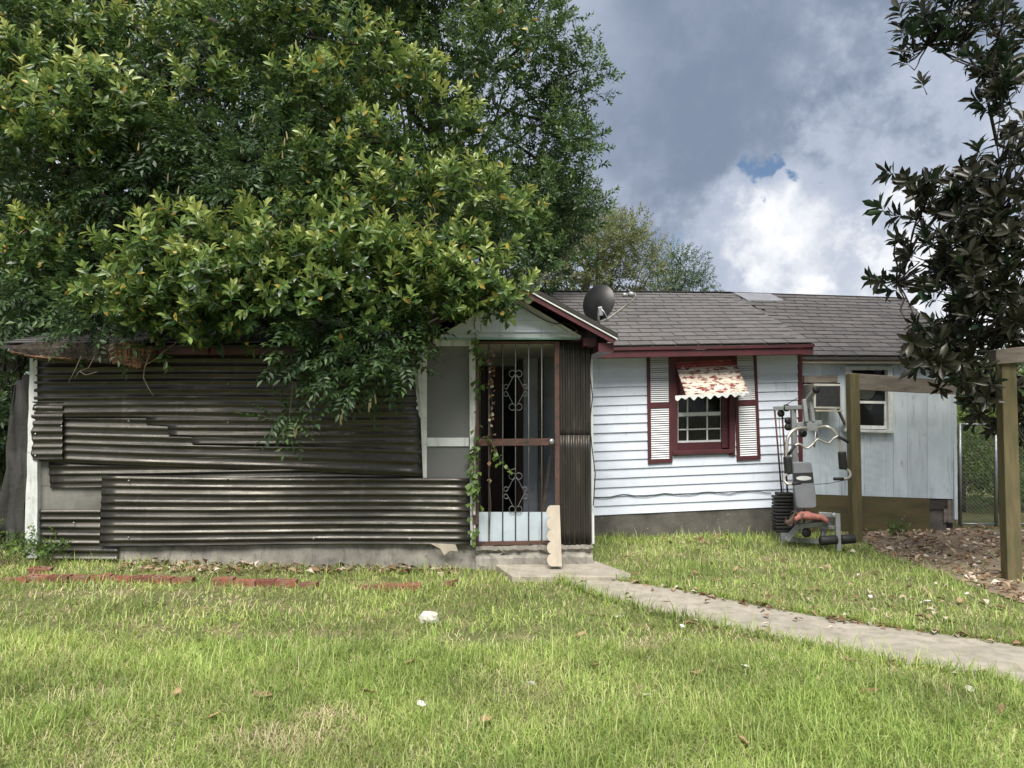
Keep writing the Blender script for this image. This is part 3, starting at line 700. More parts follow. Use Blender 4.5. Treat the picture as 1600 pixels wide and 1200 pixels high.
def lay_shingles(P00, P10, P11, P01, rows_n, tab, ua, ub, mat, parent, stuff_only=False, rlen=1.45):
    """P00 eave-left, P10 eave-right, P11 ridge-right, P01 ridge-left; ua..ub is the stretch laid as single shingles"""
    width = (P10 - P00).length
    def at(s, t): return P00.lerp(P10, s).lerp(P01.lerp(P11, s), t)
    rest = MB(); slope = (at(.5, 1) - at(.5, 0)).length; ex = slope / rows_n
    shapes = []
    for q in range(5):
        m = MB(); d = [random.uniform(-.006, .004) for _ in range(4)]; w = tab - random.uniform(.008, .016)
        m.hexa([(-w / 2, -.004 + d[0], .007), (w / 2, -.004 + d[1], .007), (w / 2, ex * rlen, -.002), (-w / 2, ex * rlen, -.002),
                (-w / 2, -.004 + d[0], .019), (w / 2, -.004 + d[1], .019 + d[2] * .4), (w / 2, ex * rlen, .002), (-w / 2, ex * rlen, .002)])
        shapes.append(m.mesh('shingle', mat))
    for r in range(rows_n):
        n = int(width / tab) + 2; shift = ((r * .37) % 1) * tab + random.uniform(-.02, .02)
        for i in range(n):
            s0 = (i * tab - shift + tab / 2) / width
            lo = (i * tab - shift) / width; hi = (i * tab - shift + tab) / width
            if hi < 0.002 or lo > .998: continue
            full = lo >= -.002 and hi <= 1.002
            t = r / rows_n; c = at(s0, t)
            uvec = (at(1, t) - at(0, t)).normalized(); vvec = (at(s0, 1) - at(s0, 0)).normalized(); nvec = uvec.cross(vvec).normalized(); vvec = nvec.cross(uvec)
            if full and ua <= c.x <= ub and not stuff_only:
                o = inst(random.choice(shapes), 'shingle', parent)
                o.matrix_local = Matrix.Translation(c + nvec * random.uniform(0, .0025)) @ Matrix((uvec, vvec, nvec)).transposed().to_4x4() @ Matrix.Rotation(random.uniform(-.006, .006), 4, 'Z') @ Matrix.Diagonal(((at(1, t) - at(0, t)).length / width, 1, 1, 1))
            else:
                lo, hi = max(lo, 0), min(hi, 1); w0, w1 = (lo - s0) * width, (hi - s0) * width - .006
                if w1 - w0 < .02: continue
                def L3(x, y, z): return c + uvec * x + vvec * y + nvec * z
                rest.hexa([L3(w0, -.004, .007), L3(w1, -.004, .007), L3(w1, ex * 1.3, -.002), L3(w0, ex * 1.3, -.002), L3(w0, -.004, .013), L3(w1, -.004, .013), L3(w1, ex * 1.3, .002), L3(w0, ex * 1.3, .002)])
    if rest.V: tag(rest.build('shingles', mat, parent), kind='stuff')
lay_shingles(E0, E1, R1, R0, 16, .30, hp(895, 500, VE + 1).x - .3, 99, M['shingle'], roof)
lay_shingles(back1, back0, R0, R1, 16, .30, 0, 0, M['shingle'], roof, True)
# fascia and soffit of the main roof
fa_ = MB(); dn = Vector((0, 0, -.012))
ff = MB()
FL = ext(EL, ER, hp(924, 545, VE).x)
def strip(a, b, z0, z1, v0, v1, m): m.hexa([Vector((a.x, a.y + v0, a.z + z0)), Vector((b.x, b.y + v0, b.z + z0)), Vector((b.x, b.y + v1, b.z + z0)), Vector((a.x, a.y + v1, a.z + z0)), Vector((a.x, a.y + v0, a.z + z1)), Vector((b.x, b.y + v0, b.z + z1)), Vector((b.x, b.y + v1, b.z + z1)), Vector((a.x, a.y + v1, a.z + z1))])
strip(FL, ER, -.145, -.058, .022, .045, ff); f1 = ff.build('fascia', M['maroon'], H, bevel=.003)
ff = MB(); strip(FL, ER + Vector((.01, 0, 0)), -.055, -.013, .0, .04, ff); ff.build('drip_board', M['maroon'], H, bevel=.003)
ff = MB(); strip(FL, ER, -.125, -.11, .047, .375, ff); ff.build('soffit', M['maroon'], H)
ff = MB(); 
ff.hexa([E1 + Vector((-.02, .05, -.13)), E1 + Vector((.012, .05, -.13)), R1 + Vector((.012, 0, -.13)), R1 + Vector((-.02, 0, -.13)), E1 + Vector((-.02, .05, -.046)), E1 + Vector((.012, .05, -.046)), R1 + Vector((.012, 0, -.046)), R1 + Vector((-.02, 0, -.046))])
ff.build('rake_board', M['maroon'], H)

# ---- the side addition
am = MB(); za = hp(1380, 560, VA).z + .02
ax0, ax1 = hp(1324, 620, VA).x, hp(1394, 620, VA).x; az0, az1 = hp(1360, 675, VA).z, hp(1360, 575, VA).z
u0 = UC + .002
bx0, bx1 = hp(1262, 620, VA).x, hp(1312, 620, VA).x; bz0, bz1 = hp(1290, 640, VA).z, hp(1290, 598, VA).z
am.box(u0, bx0, VA, VA + T, .3, za); am.box(bx0, bx1, VA, VA + T, .3, bz0); am.box(bx0, bx1, VA, VA + T, bz1, za)
am.box(bx1, ax0, VA, VA + T, .3, za); am.box(ax1, UA, VA, VA + T, .3, za); am.box(ax0, ax1, VA, VA + T, .3, az0); am.box(ax0, ax1, VA, VA + T, az1, za)
am.box(UA - T, UA, VA + T, VB - .4, .0, za); am.box(u0, UA - T, VB - .5, VB - .4, 0, za); am.box(u0, UA - T, VA + T, VB - .5, .30, .33)
wall2 = am.build('wall', M['darkroom'], H)
def seam_panel(xa, xb, ytop, yba, ybb, dv=0):
    # sheet-metal panel with a rolled rib on its right edge and slight dents
    rows = []; n = 14
    for i in range(n + 1):
        r_ = []
        for s, v in ((0, 0), (.2, 0), (.5, 0), (.8, 0), (.93, 0), (.955, -.012), (.985, -.012), (1.0, 0)):
            x = xa + (xb - xa) * s; yb = yba + (ybb - yba) * s; q = hp(x, ytop + (yb - ytop) * i / n, VA - .016)
            r_.append((q.x, VA - .016 + v + dv + .003 * math.sin(i * 1.3 + xa) * math.sin(s * 5 + i), q.z))
        rows.append(r_)
    MB().grid_solid(rows, (0, .006, 0)).build('metal_panel', M['addpanel'], wall2)
def yb(x): return 772.5 + (x - 1275) * .034
for xa, xb in ((1254, 1283), (1283, 1313)):
    seam_panel(xa, xb, 639, yb(xa), yb(xb)); 
for xa, xb in ((1254, 1283), (1283, 1313)): seam_panel(xa, xb, 560, 598, 598)
for xa, xb in ((1313, 1322),): seam_panel(xa, xb, 560, yb(xa), yb(xb))
seam_panel(1322, 1352, 673, yb(1322), yb(1352)); seam_panel(1352, 1386, 673, yb(1352), yb(1386)); seam_panel(1322, 1396, 560, 574, 574)
seam_panel(1386, 1396.5, 672, yb(1386), yb(1396.5)) if False else None
seam_panel(1396, 1419, 560, yb(1396), yb(1419)); seam_panel(1386, 1396, 673, yb(1386), yb(1396))
for xa, xb in ((1419, 1450), (1450, 1489)): seam_panel(xa, xb, 560, yb(xa), yb(xb))
part('corner_trim', M['addpanel'], [(1488, 560), (1494, 560), (1497, 812), (1492, 812)], VA - .03, .03)
part('skirting_board', M['mosswood'], [(1258, 772), (1453, 777.5), (1453, 850), (1258, 850)], VA - .012, .03)
part('skirting_board', M['concrete_dark'], [(1453, 780), (1479, 781), (1479, 850), (1453, 850)], VA + .03, .03)
for i in range(3): part('skirting_plank', M['greywood'], [(1475 + i * 6.3, 781), (1481 + i * 6.3, 781), (1481 + i * 6.3, 815 + i * 2), (1475 + i * 6.3, 817)], VA - .004 * i, .02)
part('lintel_board', M['greywood'], [(1256, 587), (1309, 586), (1309, 597), (1256, 598)], VA - .05, .03)
# addition window
aw2 = MB()
for pts in ([(1321, 572), (1328, 572), (1329, 670), (1322, 670)], [(1387, 572), (1395, 572), (1397, 672), (1389, 672)], [(1328.2, 572), (1386.8, 572), (1386.8, 578), (1328.2, 578)]): hq(aw2, pts, VA - .045, .10)
w2 = aw2.build('window', M['white'], H, bevel=.003)
part('window_sill', M['white'], [(1320, 670), (1398, 672.5), (1398, 677), (1320, 674.5)], VA - .08, .10, w2)
s2 = MB()
for pts in ([(1328, 626), (1389, 627), (1389, 631), (1328, 630)], [(1329, 664), (1389, 665.5), (1389, 671), (1329, 669.5)], [(1328, 578), (1331.5, 578), (1331.5, 668), (1328, 668)], [(1382, 630), (1388.5, 630), (1388.5, 666), (1382, 666)], [(1384, 578), (1388.5, 578), (1388.5, 627), (1384, 627)]): hq(s2, pts, VA + .01, .03)
s2.build('sash', M['white'], w2)
part('pane', M['glass'], [(1331, 578), (1385, 578), (1385, 627), (1331, 627)], VA + .026, .003, w2, 0)
part('pane', M['glass'], [(1331, 631), (1383, 631), (1383, 666), (1331, 666)], VA + .022, .003, w2, 0)
hq(MB(), [(1336, 605), (1350, 604), (1366, 606), (1368, 614), (1362, 622), (1355, 625), (1345, 623), (1338, 624)], VA + .05, .004).build('torn_paper', M['paper'], w2)
hq(MB(), [(1349, 632), (1366, 632), (1361, 641), (1356, 640)], VA + .05, .004).build('torn_paper', M['paper'], w2)
# addition roof
AE1 = hp(1507, 557, VA - .18); AE0 = hp(1251, 556, VA - .18); AE0 = ext(AE0, AE1, UC - .05)
def on_addition(x, y):                                    # where a line of sight meets the addition roof plane
    d = ray(x, y); nrm = (AE1 - AE0).cross(R1 - AE0).normalized(); o = EYE - HO; oo = Vector((o.dot(HU), o.dot(HV), o.z)); dd = Vector((d.dot(HU), d.dot(HV), d.z))
    return oo + dd * ((AE0 - oo).dot(nrm) / dd.dot(nrm))
AR1 = on_addition(1416, 467); AR0 = ext(R1, AR1, UC - .05); VAR = R1.y
def slab(m, a, b, c, d, z0, z1): m.hexa([p + Vector((0, 0, z0)) for p in (a, b, c, d)] + [p + Vector((0, 0, z1)) for p in (a, b, c, d)])
dk = MB(); slab(dk, AE0, AE1, AR1, AR0, -.05, -.012)
ab0, ab1 = Vector((AR0.x, VB - .2, AE0.z)), Vector((AR1.x, VB - .2, AE1.z)); slab(dk, AR0, AR1, ab1, ab0, -.05, -.012)
roof2 = dk.build('addition_roof', M['tarfelt'], H)
lay_shingles(AE0, AE1, AR1, AR0, 17, .29, -99, 99, M['shingle2'], roof2)
lay_shingles(ab1, ab0, AR0, AR1, 17, .29, 0, 0, M['shingle2'], roof2, True)
ff = MB(); strip(AE0, AE1, -.10, -.052, .02, .045, ff); ff.build('fascia', M['greywood'], H)
ff = MB(); strip(AE0, AE1, -.10, -.085, .046, .17, ff); ff.build('soffit', M['greywood'], H)
# side gable of addition
MB().prism([Vector((UA - .02, VA + .02, za - .03)), Vector((UA - .02, VB - .42, za - .03)), Vector((UA - .02, VAR, AR1.z - .1))], (-.04, 0, 0)).build('gable_wall', M['addpanel'], H)
# blue-grey patch on the ridge where both roofs meet
lift = Vector((0, -.008, .020))
pat = MB().prism([p_ + lift for p_ in (ext(R1, AR1, on_addition(1147, 460).x), ext(R1, AR1, on_addition(1204, 461).x), on_addition(1224, 471), on_addition(1169, 471))], (0, 0, -.012))
pat.build('roof_patch', M['patch'], roof2)

# ---- porch: floor, foundation, inner surfaces
ZF = .25
fo = MB(); n = 26; fu0, fu1 = hp(150, 860, 0).x, hp(745, 860, 0).x
P0 = []
rows = []
for i in range(n + 1):
    u = fu0 + (fu1 - fu0) * i / n; j = .008 * math.sin(i * 2.1) + random.uniform(-.005, .005)
    rows.append([(u, .03 + j, ZF + .03), (u, .015 + j, .16), (u, .0 + j, .05), (u, -.02 + j, -.25)])
fo.grid_solid(rows, (0, .15, 0)).build('foundation', M['concrete'], H)
blk = MB(); rows = []
bu0, bu1 = hp(743, 860, 0).x, hp(925, 860, 0).x
for i in range(31):
    u = bu0 + (bu1 - bu0) * i / 30; r_ = []
    for k, z in enumerate((.245, .205, .175, .150, .120, .05, -.2)):
        ro = (.022 if k in (2, 3) else .006); r_.append((u, -.05 + (.03 if k in (2, 3) else 0) + random.uniform(-ro, ro), z + random.uniform(-.006, .006)))
    rows.append(r_)
blk.grid_solid(rows, (0, .25, 0)).build('door_footing', M['concrete'], H)
pf = MB(); pf.box(UL + .02, UR - .02, .16, VM - .03, ZF - .06, ZF); pf.build('porch_floor', M['concrete'], H)
pc = MB(); pc.box(UL + .02, UR + .0, .02, VM - .03, 2.365, 2.38); pc.build('porch_ceiling', M['ceil'], H)
pw = MB(); pw.box(UL + .01, UL + .06, .06, VM - .02, .1, 2.36); pw.build('porch_wall', M['plywood'], H)
pw = MB(); pw.box(UR - .05, UR - .0, .06, VM - .02, -.1, 2.36); pw.build('porch_wall', M['siding'], H)
part('interior_wall', M['inner'], [(560, 555), (752, 555), (752, 810), (560, 810)], VM - .012, .01)
# dark house door and its frame at the back of the porch
part('door_frame', M['doorwood'], [(808, 562), (817, 562), (817, 812), (808, 812)], VM - .035, .09)
part('door_frame', M['doorwood'], [(752, 562), (757, 562), (757, 812), (752, 812)], VM - .035, .09)
idr = part('inner_door', M['doorwood'], [(757, 563), (784, 565), (784, 812), (757, 812)], VM + .30, .035)
part('inner_post', M['greywood'], [(841, 560), (850, 560), (850, 805), (841, 805)], VM - .35, .06)
part('leaning_strip', M['greywood'], [(861, 690), (865, 690), (852, 800), (846, 800)], VM - .9, .02)
# backing board behind the corrugated sheets
part('porch_wall', M['plywood'], [(46, 556), (640, 556), (640, 750), (46, 760)], .035, .02)
part('porch_wall', M['plywood'], [(46, 760.5), (640, 750.5), (640, 845), (46, 862)], .035, .02)
part('porch_wall', M['plywood'], [(640.5, 749), (742, 749), (742, 845), (640.5, 845)], .035, .02)
# corner post
cp = MB(); rows = []
for i in range(13):
    t = i / 12; y = 560 + 312 * t; a = hp(47 - 9 * t + random.uniform(-.8, .8), y, -.03); b = hp(58 + random.uniform(-.6, .6), y, -.03); rows.append([a, a.lerp(b, .5) + Vector((0, -.006, 0)), b])
cp.grid_solid(rows, (0, .07, 0)).build('corner_post', M['white'], H)
# ---- corrugated sheets
def corr_sheet(ytl, ytr, ybl, ybr, xl, xr, v, mat, name='corrugated_sheet', pitch=.078, amp=.0088, nj=24, wob=.005, steps=None):
    """xl / xr: functions of t (0 top .. 1 bottom) giving pixel columns"""
    zt_, zb_ = hp(400, ytl, v).z, hp(400, ybl, v).z
    n = max(8, int(abs(zt_ - zb_) / pitch * 10)); rows = []; ph = random.uniform(0, 6)
    for i in range(n + 1):
        t = i / n; r_ = []
        for j in range(nj + 1):
            s = j / nj; x = xl(t) + (xr(t) - xl(t)) * s; y = (ytl + (ytr - ytl) * s) * (1 - t) + (ybl + (ybr - ybl) * s) * t
            q = hp(x, y, v); ang = 2 * math.pi * t * abs(zt_ - zb_) / pitch + ph
            r_.append((q.x, v + amp * (.86 + .14 * math.sin(int(ang / 6.283) * 2.7 + ph)) * math.sin(ang + .35 * math.sin(ang * .31 + ph)) + .0018 * math.sin(2 * ang + 1.1) + wob * math.sin(q.x * 2.1 + t * 3 + ph) + .003 * math.sin(q.x * 5.3 + t * 11 + ph), q.z + .005 * math.sin(q.x * 1.7 + ph + t * 2)))
        rows.append(r_)
    return MB().grid_solid(rows, (0, .0015, 0)).build(name, mat, H, smooth=True)
def s1l(t): return 54 if t < .70 else (228 if t < .79 else (262 if t < .90 else 300))
corr_sheet(553, 553, 694, 692, s1l, lambda t: 642 + 13 * min(t / .7, 1), -.026, M['iron'])
corr_sheet(640, 640, 720, 745, lambda t: 51, lambda t: 661, -.006, M['iron'])
corr_sheet(690, 690, 762, 752, lambda t: 73 + 5 * t, lambda t: 660, -.001 + .012, M['iron'])
corr_sheet(627, 627, 718, 718, lambda t: 50 + (1.5 * math.sin(t * 20)), lambda t: 98, -.043, M['iron'])
corr_sheet(744, 748, 853, 850, lambda t: 159 - 4 * t, lambda t: 736 + .8 * math.sin(t * 30), -.036, M['iron'])
corr_sheet(797, 797, 882, 882, lambda t: 62, lambda t: 158 if t < .55 else 185, -.012, M['iron'])
nail = MB().disc_lathe((0, 0, 0), (0, -1, 0), [(.010, 0), (.009, .003), (.003, .006)], 8).mesh('nail', M['galv'])
for x, y, v in ((201, 658, -.040), (201, 751, -.050), (201, 840, -.050), (55, 637, -.056), (55, 678, -.056), (55, 712, -.056), (96, 666, -.056), (356, 748, -.050), (356, 842, -.050), (490, 842, -.050), (490, 750, -.050), (640, 842, -.050), (356, 600, -.040), (490, 600, -.040), (115, 817, -.026), (356, 660, -.040)):
    inst(nail, 'nail', H, hp(x, y, v))
# vertical sheets right of the door
def corr_vert(xa, xb, ya, yb_, v, n=8):
    rows = []; N_ = n * 8
    for i in range(9):
        r_ = []
        for j in range(N_ + 1):
            s = j / N_; q = hp(xa + (xb - xa) * s + (1.5 * i / 8), ya + (yb_ - ya) * i / 8, v); r_.append((q.x, v + .010 * math.sin(2 * math.pi * s * n) + .004 * math.sin(i + s * 3), q.z))
        rows.append(r_)
    MB().grid_solid(rows, (0, .0015, 0)).build('corrugated_sheet', M['iron_dark'], H, smooth=True)
corr_vert(874.5, 922, 534, 690, -.012, 6); corr_vert(875, 922, 680, 851, -.034, 6)
# ---- screen panel
sp = MB()
for pts, v in (([(650, 541), (667, 541), (667, 750), (661, 750), (657, 652)], -.020), ([(733, 531), (743, 531), (743, 852), (735, 852)], -.047), ([(660, 528.5), (742, 528.5), (742, 540.5), (660, 540.5)], -.03), ([(667.3, 684), (732.7, 684), (732.7, 697.5), (667.3, 697.5)], -.018)): hq(sp, pts, v, .045)
scr = sp.build('screen_panel', M['white'], H, bevel=.004)
part('screen', M['screen'], [(666, 540), (734, 540), (734, 684), (666, 684)], .0, .001, scr, 0)
part('screen', M['screen'], [(666, 697), (734, 697), (734, 752), (666, 752)], .0, .001, scr, 0)
part('prop_pole', M['galv'], [(689.5, 540), (693, 540), (693, 760), (689.5, 760)], .35, .025, scr, 0)
part('filler_board', M['white'], [(642, 556), (650, 543), (651, 640), (657, 652)], -.022, .02)
jb = part('junction_box', M['galv'], [(645, 536), (661, 536), (661, 556), (645, 556)], -.09, .06)
# ---- security door
sdr = MB()
for pts in ([(743, 533), (748, 533), (748, 852), (743, 852)], [(866.5, 533), (874, 533), (875, 850), (867.5, 850)], [(748.2, 533), (866.2, 533), (866.2, 537.5), (748.2, 537.5)], [(748.2, 846.5), (867, 844.5), (867, 851), (748.2, 853)]): hq(sdr, pts, -.03, .035)
door = sdr.build('security_door', M['rust'], H, bevel=.003)
part('lock_rail', M['rust'], [(748.2, 686), (866.2, 685), (866.2, 696), (748.2, 697)], -.034, .02, door)
def flat_tube(pts, r, v, name, mat, parent, n=7): MB().tube([hp(x, y, v) for x, y in pts], r, n).build(name, mat, parent, smooth=True)
for bx in (764, 785.5, 805.5, 826, 846.5):
    flat_tube([(bx, 537), (bx, 846.5)], .0065, -.020, 'bar', M['barmetal'], door)
def spiral(cx, cy, r0, a0, turns, sgn): return [(cx + r0 * (1 - .62 * k / 13) * math.cos(a0 + sgn * turns * 2 * math.pi * k / 13), cy + r0 * (1 - .62 * k / 13) * math.sin(a0 + sgn * turns * 2 * math.pi * k / 13)) for k in range(14)]
for (cy, hh, ww) in ((610, 31, 17), (770, 31, 16)):
    cx = 805.5
    for sx in (-1, 1):
        for sy in (-1, 1):
            a0 = 0 if sx < 0 else math.pi
            sc = [(cx + sx * 1, cy + sy * (hh - 4))] + [(cx + sx * (5 + 5.2 * math.cos(t)), cy + sy * (hh - 5 + 5.2 * math.sin(t))) for t in np.linspace(math.pi, -math.pi * .75, 12)]
            flat_tube(sc, .0042, -.026, 'scroll', M['barmetal'], door, 5)
            arm = [(cx + sx * 1, cy + sy * (hh - 6)), (cx + sx * 6, cy + sy * 17), (cx + sx * 11, cy + sy * 7), (cx + sx * 14, cy + sy * 2.0)] + [(cx + sx * (14.5 + 4 * math.sin(t)), cy + sy * (5.6 - 3.6 * math.cos(t))) for t in np.linspace(.3, 4.4, 9)]
            flat_tube(arm, .0042, -.026, 'scroll', M['barmetal'], door, 5)
for xa, xb in ((748.5, 763), (765, 784.5), (786.5, 804.5), (806.5, 825), (827, 845.5), (847.5, 866)):
    part('kick_panel', M['bluepanel'], [(xa - .4, 800), (xb + .4, 800), (xb + .4, 846), (xa - .4, 847)], -.010 + random.uniform(0, .003), .003, door, 0)
k0 = hp(861, 690, -.034); MB().disc_lathe(k0, (0, -1, 0), [(.012, 0), (.012, .02), (.026, .025), (.032, .04), (.026, .058), (.01, .062)], 16).build('knob', M['galv'], door, smooth=True)
part('hinge', M['rust'], [(738, 805), (747, 805), (747, 820), (738, 820)], -.054, .02, door)

# ---- porch gable
VG = -.36
AP = hp(797, 434, VG); GR = hp(961, 523, VG); GL = Vector((2 * AP.x - GR.x, VG, GR.z))
def gable_slope(a, b, sgn):
    # main slab from v=VG back to the main roof
    v1 = 3.4
    a2, b2 = Vector((a.x, v1, a.z)), Vector((b.x, v1, b.z))
    m = MB(); slab(m, a, b, b2, a2, -.040, -.016); return m
gr = MB()
for b in (GL, GR):
    v1 = 3.6; slab(gr, AP, b, Vector((b.x, 2.0, b.z)), Vector((AP.x, v1, AP.z)), -.046, -.020)
groof = gr.build('gable_roof', M['maroon'], H)
gs = MB()
for b in (GL, GR):
    e = (b - AP) * .025
    slab(gs, AP + Vector((0, -.02, 0)), b + e + Vector((0, -.02, 0)), Vector((b.x, 2.0, b.z)) + e, Vector((AP.x, 3.6, AP.z)), -.0185, .026)
tag(gs.build('shingles', M['tarfelt'], groof), kind='stuff')
for b in (GL, GR):
    m = MB(); d = (b - AP); m.bar(AP + Vector((0, -.010, -.034)) + d * .01, b + Vector((0, -.010, -.034)) + d * .02, .012, .014); m.build('drip_edge', M['white'], groof)
    m = MB(); m.bar(AP + Vector((0, .012, -.072)) + d * .02, b + Vector((0, .012, -.072)) + d * .0, .024, .050); m.build('rake_board', M['maroon'], groof)
# eave returns
for b, s in ((GR, -1), (GL, 1)):
    m = MB(); m.box(min(b.x, b.x + s * .16), max(b.x, b.x + s * .16), VG + .06, .6, b.z - .17, b.z - .08); m.build('eave_board', M['maroon'], groof)
    m = MB(); m.box(min(b.x + s * .16, b.x + s * .30), max(b.x + s * .16, b.x + s * .30), -.20, .02, b.z - .10, b.z - .02); m.build('eave_block', M['maroon'], groof)
# gable siding boards
tri = lambda y: (797 - (y - 465) * 108 / 63.5, 797 + (y - 465) * 107 / 63.5)
ys = [528, 519, 500, 481, 466]
for i in range(4):
    y0, y1 = ys[i], ys[i + 1] - .3; a, b = tri(y0); c, d = tri(y1)
    p = [hp(a, y0, -.094), hp(b, y0, -.094), hp(d, y1, -.064), hp(c, y1, -.064)]
    MB().prism(p, (0, .022, 0)).build('siding_board', M['siding'], groof)
part('gable_sheathing', M['wallboard'], [(684, 530), (909, 530), (797, 463)], -.045, .04, groof, 0)
part('trim_strip', M['teal'], [(688, 526.5), (905, 526.5), (905, 530.5), (688, 530.5)], -.092, .03, groof, .003)
part('trim_strip', M['white'], [(688, 523), (903, 523), (904, 526), (688, 526)], -.088, .03, groof, .002)
for sgn in (-1, 1):
    a, b = hp(797 + sgn * 2, 463, -.085), hp(797 + sgn * 110, 527, -.085)
    MB().bar(a, b, .02, .03).build('trim_strip', M['white'], groof)
# lamp holder and bulb under the rake, wires
l0 = hp(803, 461, -.20); l1 = hp(818, 466, -.24)
lamp = MB().tube([l0, l0.lerp(l1, .5), l1], [.028, .026, .024], 10).build('lamp_holder', M['galv'], H, smooth=True)
bl = MB(); bc = hp(824, 468.5, -.25); bl.disc_lathe(bc - Vector((.035, 0, -.008)), (1, 0, -.25), [(.012, 0), (.022, .012), (.034, .03), (.038, .05), (.034, .068), (.02, .082), (.005, .088)], 14); bl.build('bulb', M['bulb'], lamp, smooth=True)
flat_tube([(808, 475), (830, 488), (855, 502), (868, 506), (880, 505), (892, 508), (905, 518), (915, 529)], .006, -.12, 'cable', M['cable'], H, 5)
flat_tube([(858, 506), (872, 512), (884, 520), (893, 521), (902, 517)], .005, -.14, 'cable', M['plastic_w'], H, 5)
flat_tube([(924, 545), (921, 580), (926, 620), (921, 660), (925, 700), (930, 740), (927, 790)], .006, -.05, 'cable', M['cable'], H, 5)

# ---- low porch roof with fascia and rotten end
PR = MB(); pa0 = Vector((UL - .10, -.28, hp(300, 539, -.28).z)); pa1 = Vector((GL.x - .02, -.28, hp(640, 536, -.28).z))
pz = 3.02; pb0, pb1 = Vector((pa0.x, 2.9, pz)), Vector((pa1.x, 2.9, pz))
slab(PR, pa0, pa1, pb1, pb0, -.05, -.02); proof = PR.build('porch_roof', M['tarfelt'], H)
lay_shingles(pa0, pa1, pb1, pb0, 20, .3, 0, 0, M['shingle2'], proof, True)
for xa, xb in ((238, 326), (329, 470), (473, 640)):
    part('fascia', M['maroon'], [(xa, 540.5), (xb, 540), (xb, 553), (xa, 554)], -.26, .024, H, .004)
ff = MB(); ff.box(UL - .05, GL.x, -.235, .03, hp(400, 551, -.2).z, hp(400, 551, -.2).z + .015); ff.build('soffit', M['maroon'], H)
def ragged(name, mat, top, bot, v, th, amp):
    n = 40; rows = [[], [], []]
    def ip(P, s): 
        xs_ = np.linspace(0, 1, len(P)); return (float(np.interp(s, xs_, [p[0] for p in P])), float(np.interp(s, xs_, [p[1] for p in P])))
    for j in range(n + 1):
        s = j / n; a = ip(top, s); b = ip(bot, s); a = (a[0], a[1] + random.uniform(-amp, amp)); b = (b[0], b[1] + random.uniform(-amp, amp) * 1.8)
        qa, qb = hp(*a, v), hp(*b, v); md = qa.lerp(qb, .5 + random.uniform(-.1, .1)); rows[0].append(qa); rows[1].append(md + Vector((0, random.uniform(-.035, .0), 0))); rows[2].append(qb)
    return MB().grid_solid(rows, (0, th, 0)).build(name, mat, H)
ragged('rotten_board', M['rotdark'], [(14, 541), (45, 535), (80, 533), (130, 536), (172, 538)], [(16, 550), (50, 558), (85, 562), (125, 560), (170, 568)], -.34, .10, 1.2)
ragged('rotten_board', M['rotwood'], [(164, 538), (190, 534), (215, 537), (240, 543)], [(172, 566), (192, 568), (216, 577), (236, 556)], -.37, .12, 1.6)
ragged('rotten_board', M['rotwood'], [(14, 548), (55, 556), (110, 559)], [(18, 552), (55, 560), (112, 562)], -.37, .03, .7)
for P in ([(148, 557), (138, 575), (124, 580), (116, 592)], [(124, 580), (134, 586), (152, 581)], [(127, 556), (118, 577), (107, 598)], [(234, 553), (226, 575), (224, 590), (231, 605), (240, 619)]):
    flat_tube(P, .004, -.40, 'dangling_root', M['twig'], H, 4)
part('broken_board', M['scallop'], [(671, 849), (712, 851), (716, 862), (703, 861), (694, 868), (688, 858)], -.10, .012)

# ================================================================== THINGS ON AND BY THE HOUSE
# doorstep slab
ds = [ground(772, 889), ground(860, 884), ground(930, 884), ground(986, 905), ground(985, 910), ground(800, 909)]
dsl = MB().prism([Vector((p.x, p.y, p.z + .055)) for p in ds], (0, 0, -.12)).build('doorstep', M['path'], bevel=.008)
tag(dsl, 'low cracked concrete doorstep slab at the barred door', 'doorstep')
STOOP = np.array([(p.x, p.y) for p in ds])
# scalloped board leaning by the door
sb = []; VS_ = 7.50
for i in range(0, 61):
    t = i / 60; y = 793 + 92 * t; ph = (t * 5) % 1; x = 861.5 - 6.5 * math.sin(math.pi * ph) ** .6; sb.append((x, y))
prof = sb + [(878, 885), (876, 793)]
def lean(x, y): p = wp(x, y, VS_); tt = (885 - y) / 92; return p + Vector((0, .16 * tt, 0))
o = MB().prism([lean(*p) for p in prof], (0, .028, 0)).build('scalloped_board', M['scallop'])
tag(o, 'pale wooden board with a scalloped edge leaning beside the barred door', 'board')
# satellite dish on the gable roof
dish = empty('satellite_dish', h2w(hp(940, 497, .7))); tag(dish, 'black satellite dish with grey feed arm on the shingled roof', 'satellite dish')
def dl(p): return Vector(p) - dish.location
DY = 8.55
dc = wp(934, 472, DY); ax = Vector((.42, -.80, .35)).normalized()
# faces right of the camera: shallow bowl seen from behind-left
ax = Vector((-.50, -.78, .18)).normalized()
sx_ = Vector((0, 0, 1)).cross(ax).normalized(); sy_ = ax.cross(sx_)
rows = []
for i in range(7):
    r = i / 6; ring = []
    for k in range(33):
        t = 2 * math.pi * k / 32; ring.append(dl(dc) + (sx_ * math.cos(t) * .205 + sy_ * math.sin(t) * .225) * max(r, .02) + ax * (.045 * (1 - r * r) - .02))
    rows.append(ring[:-1])
dm = MB(); nk = 32
for sgn_ in (0, 1):
    dm.add([p_ - ax * .006 * sgn_ for r_ in rows for p_ in r_], [(i * nk + k, i * nk + (k + 1) % nk, (i + 1) * nk + (k + 1) % nk, (i + 1) * nk + k) for i in range(6) for k in range(nk)] + [tuple(range(nk))])
dm.add([p_ for p_ in rows[-1]] + [p_ - ax * .006 for p_ in rows[-1]], [(k, (k + 1) % nk, nk + (k + 1) % nk, nk + k) for k in range(nk)])
dm.build('reflector', M['blackmetal'], dish, smooth=True)
bb = wp(938, 488, DY - .10)
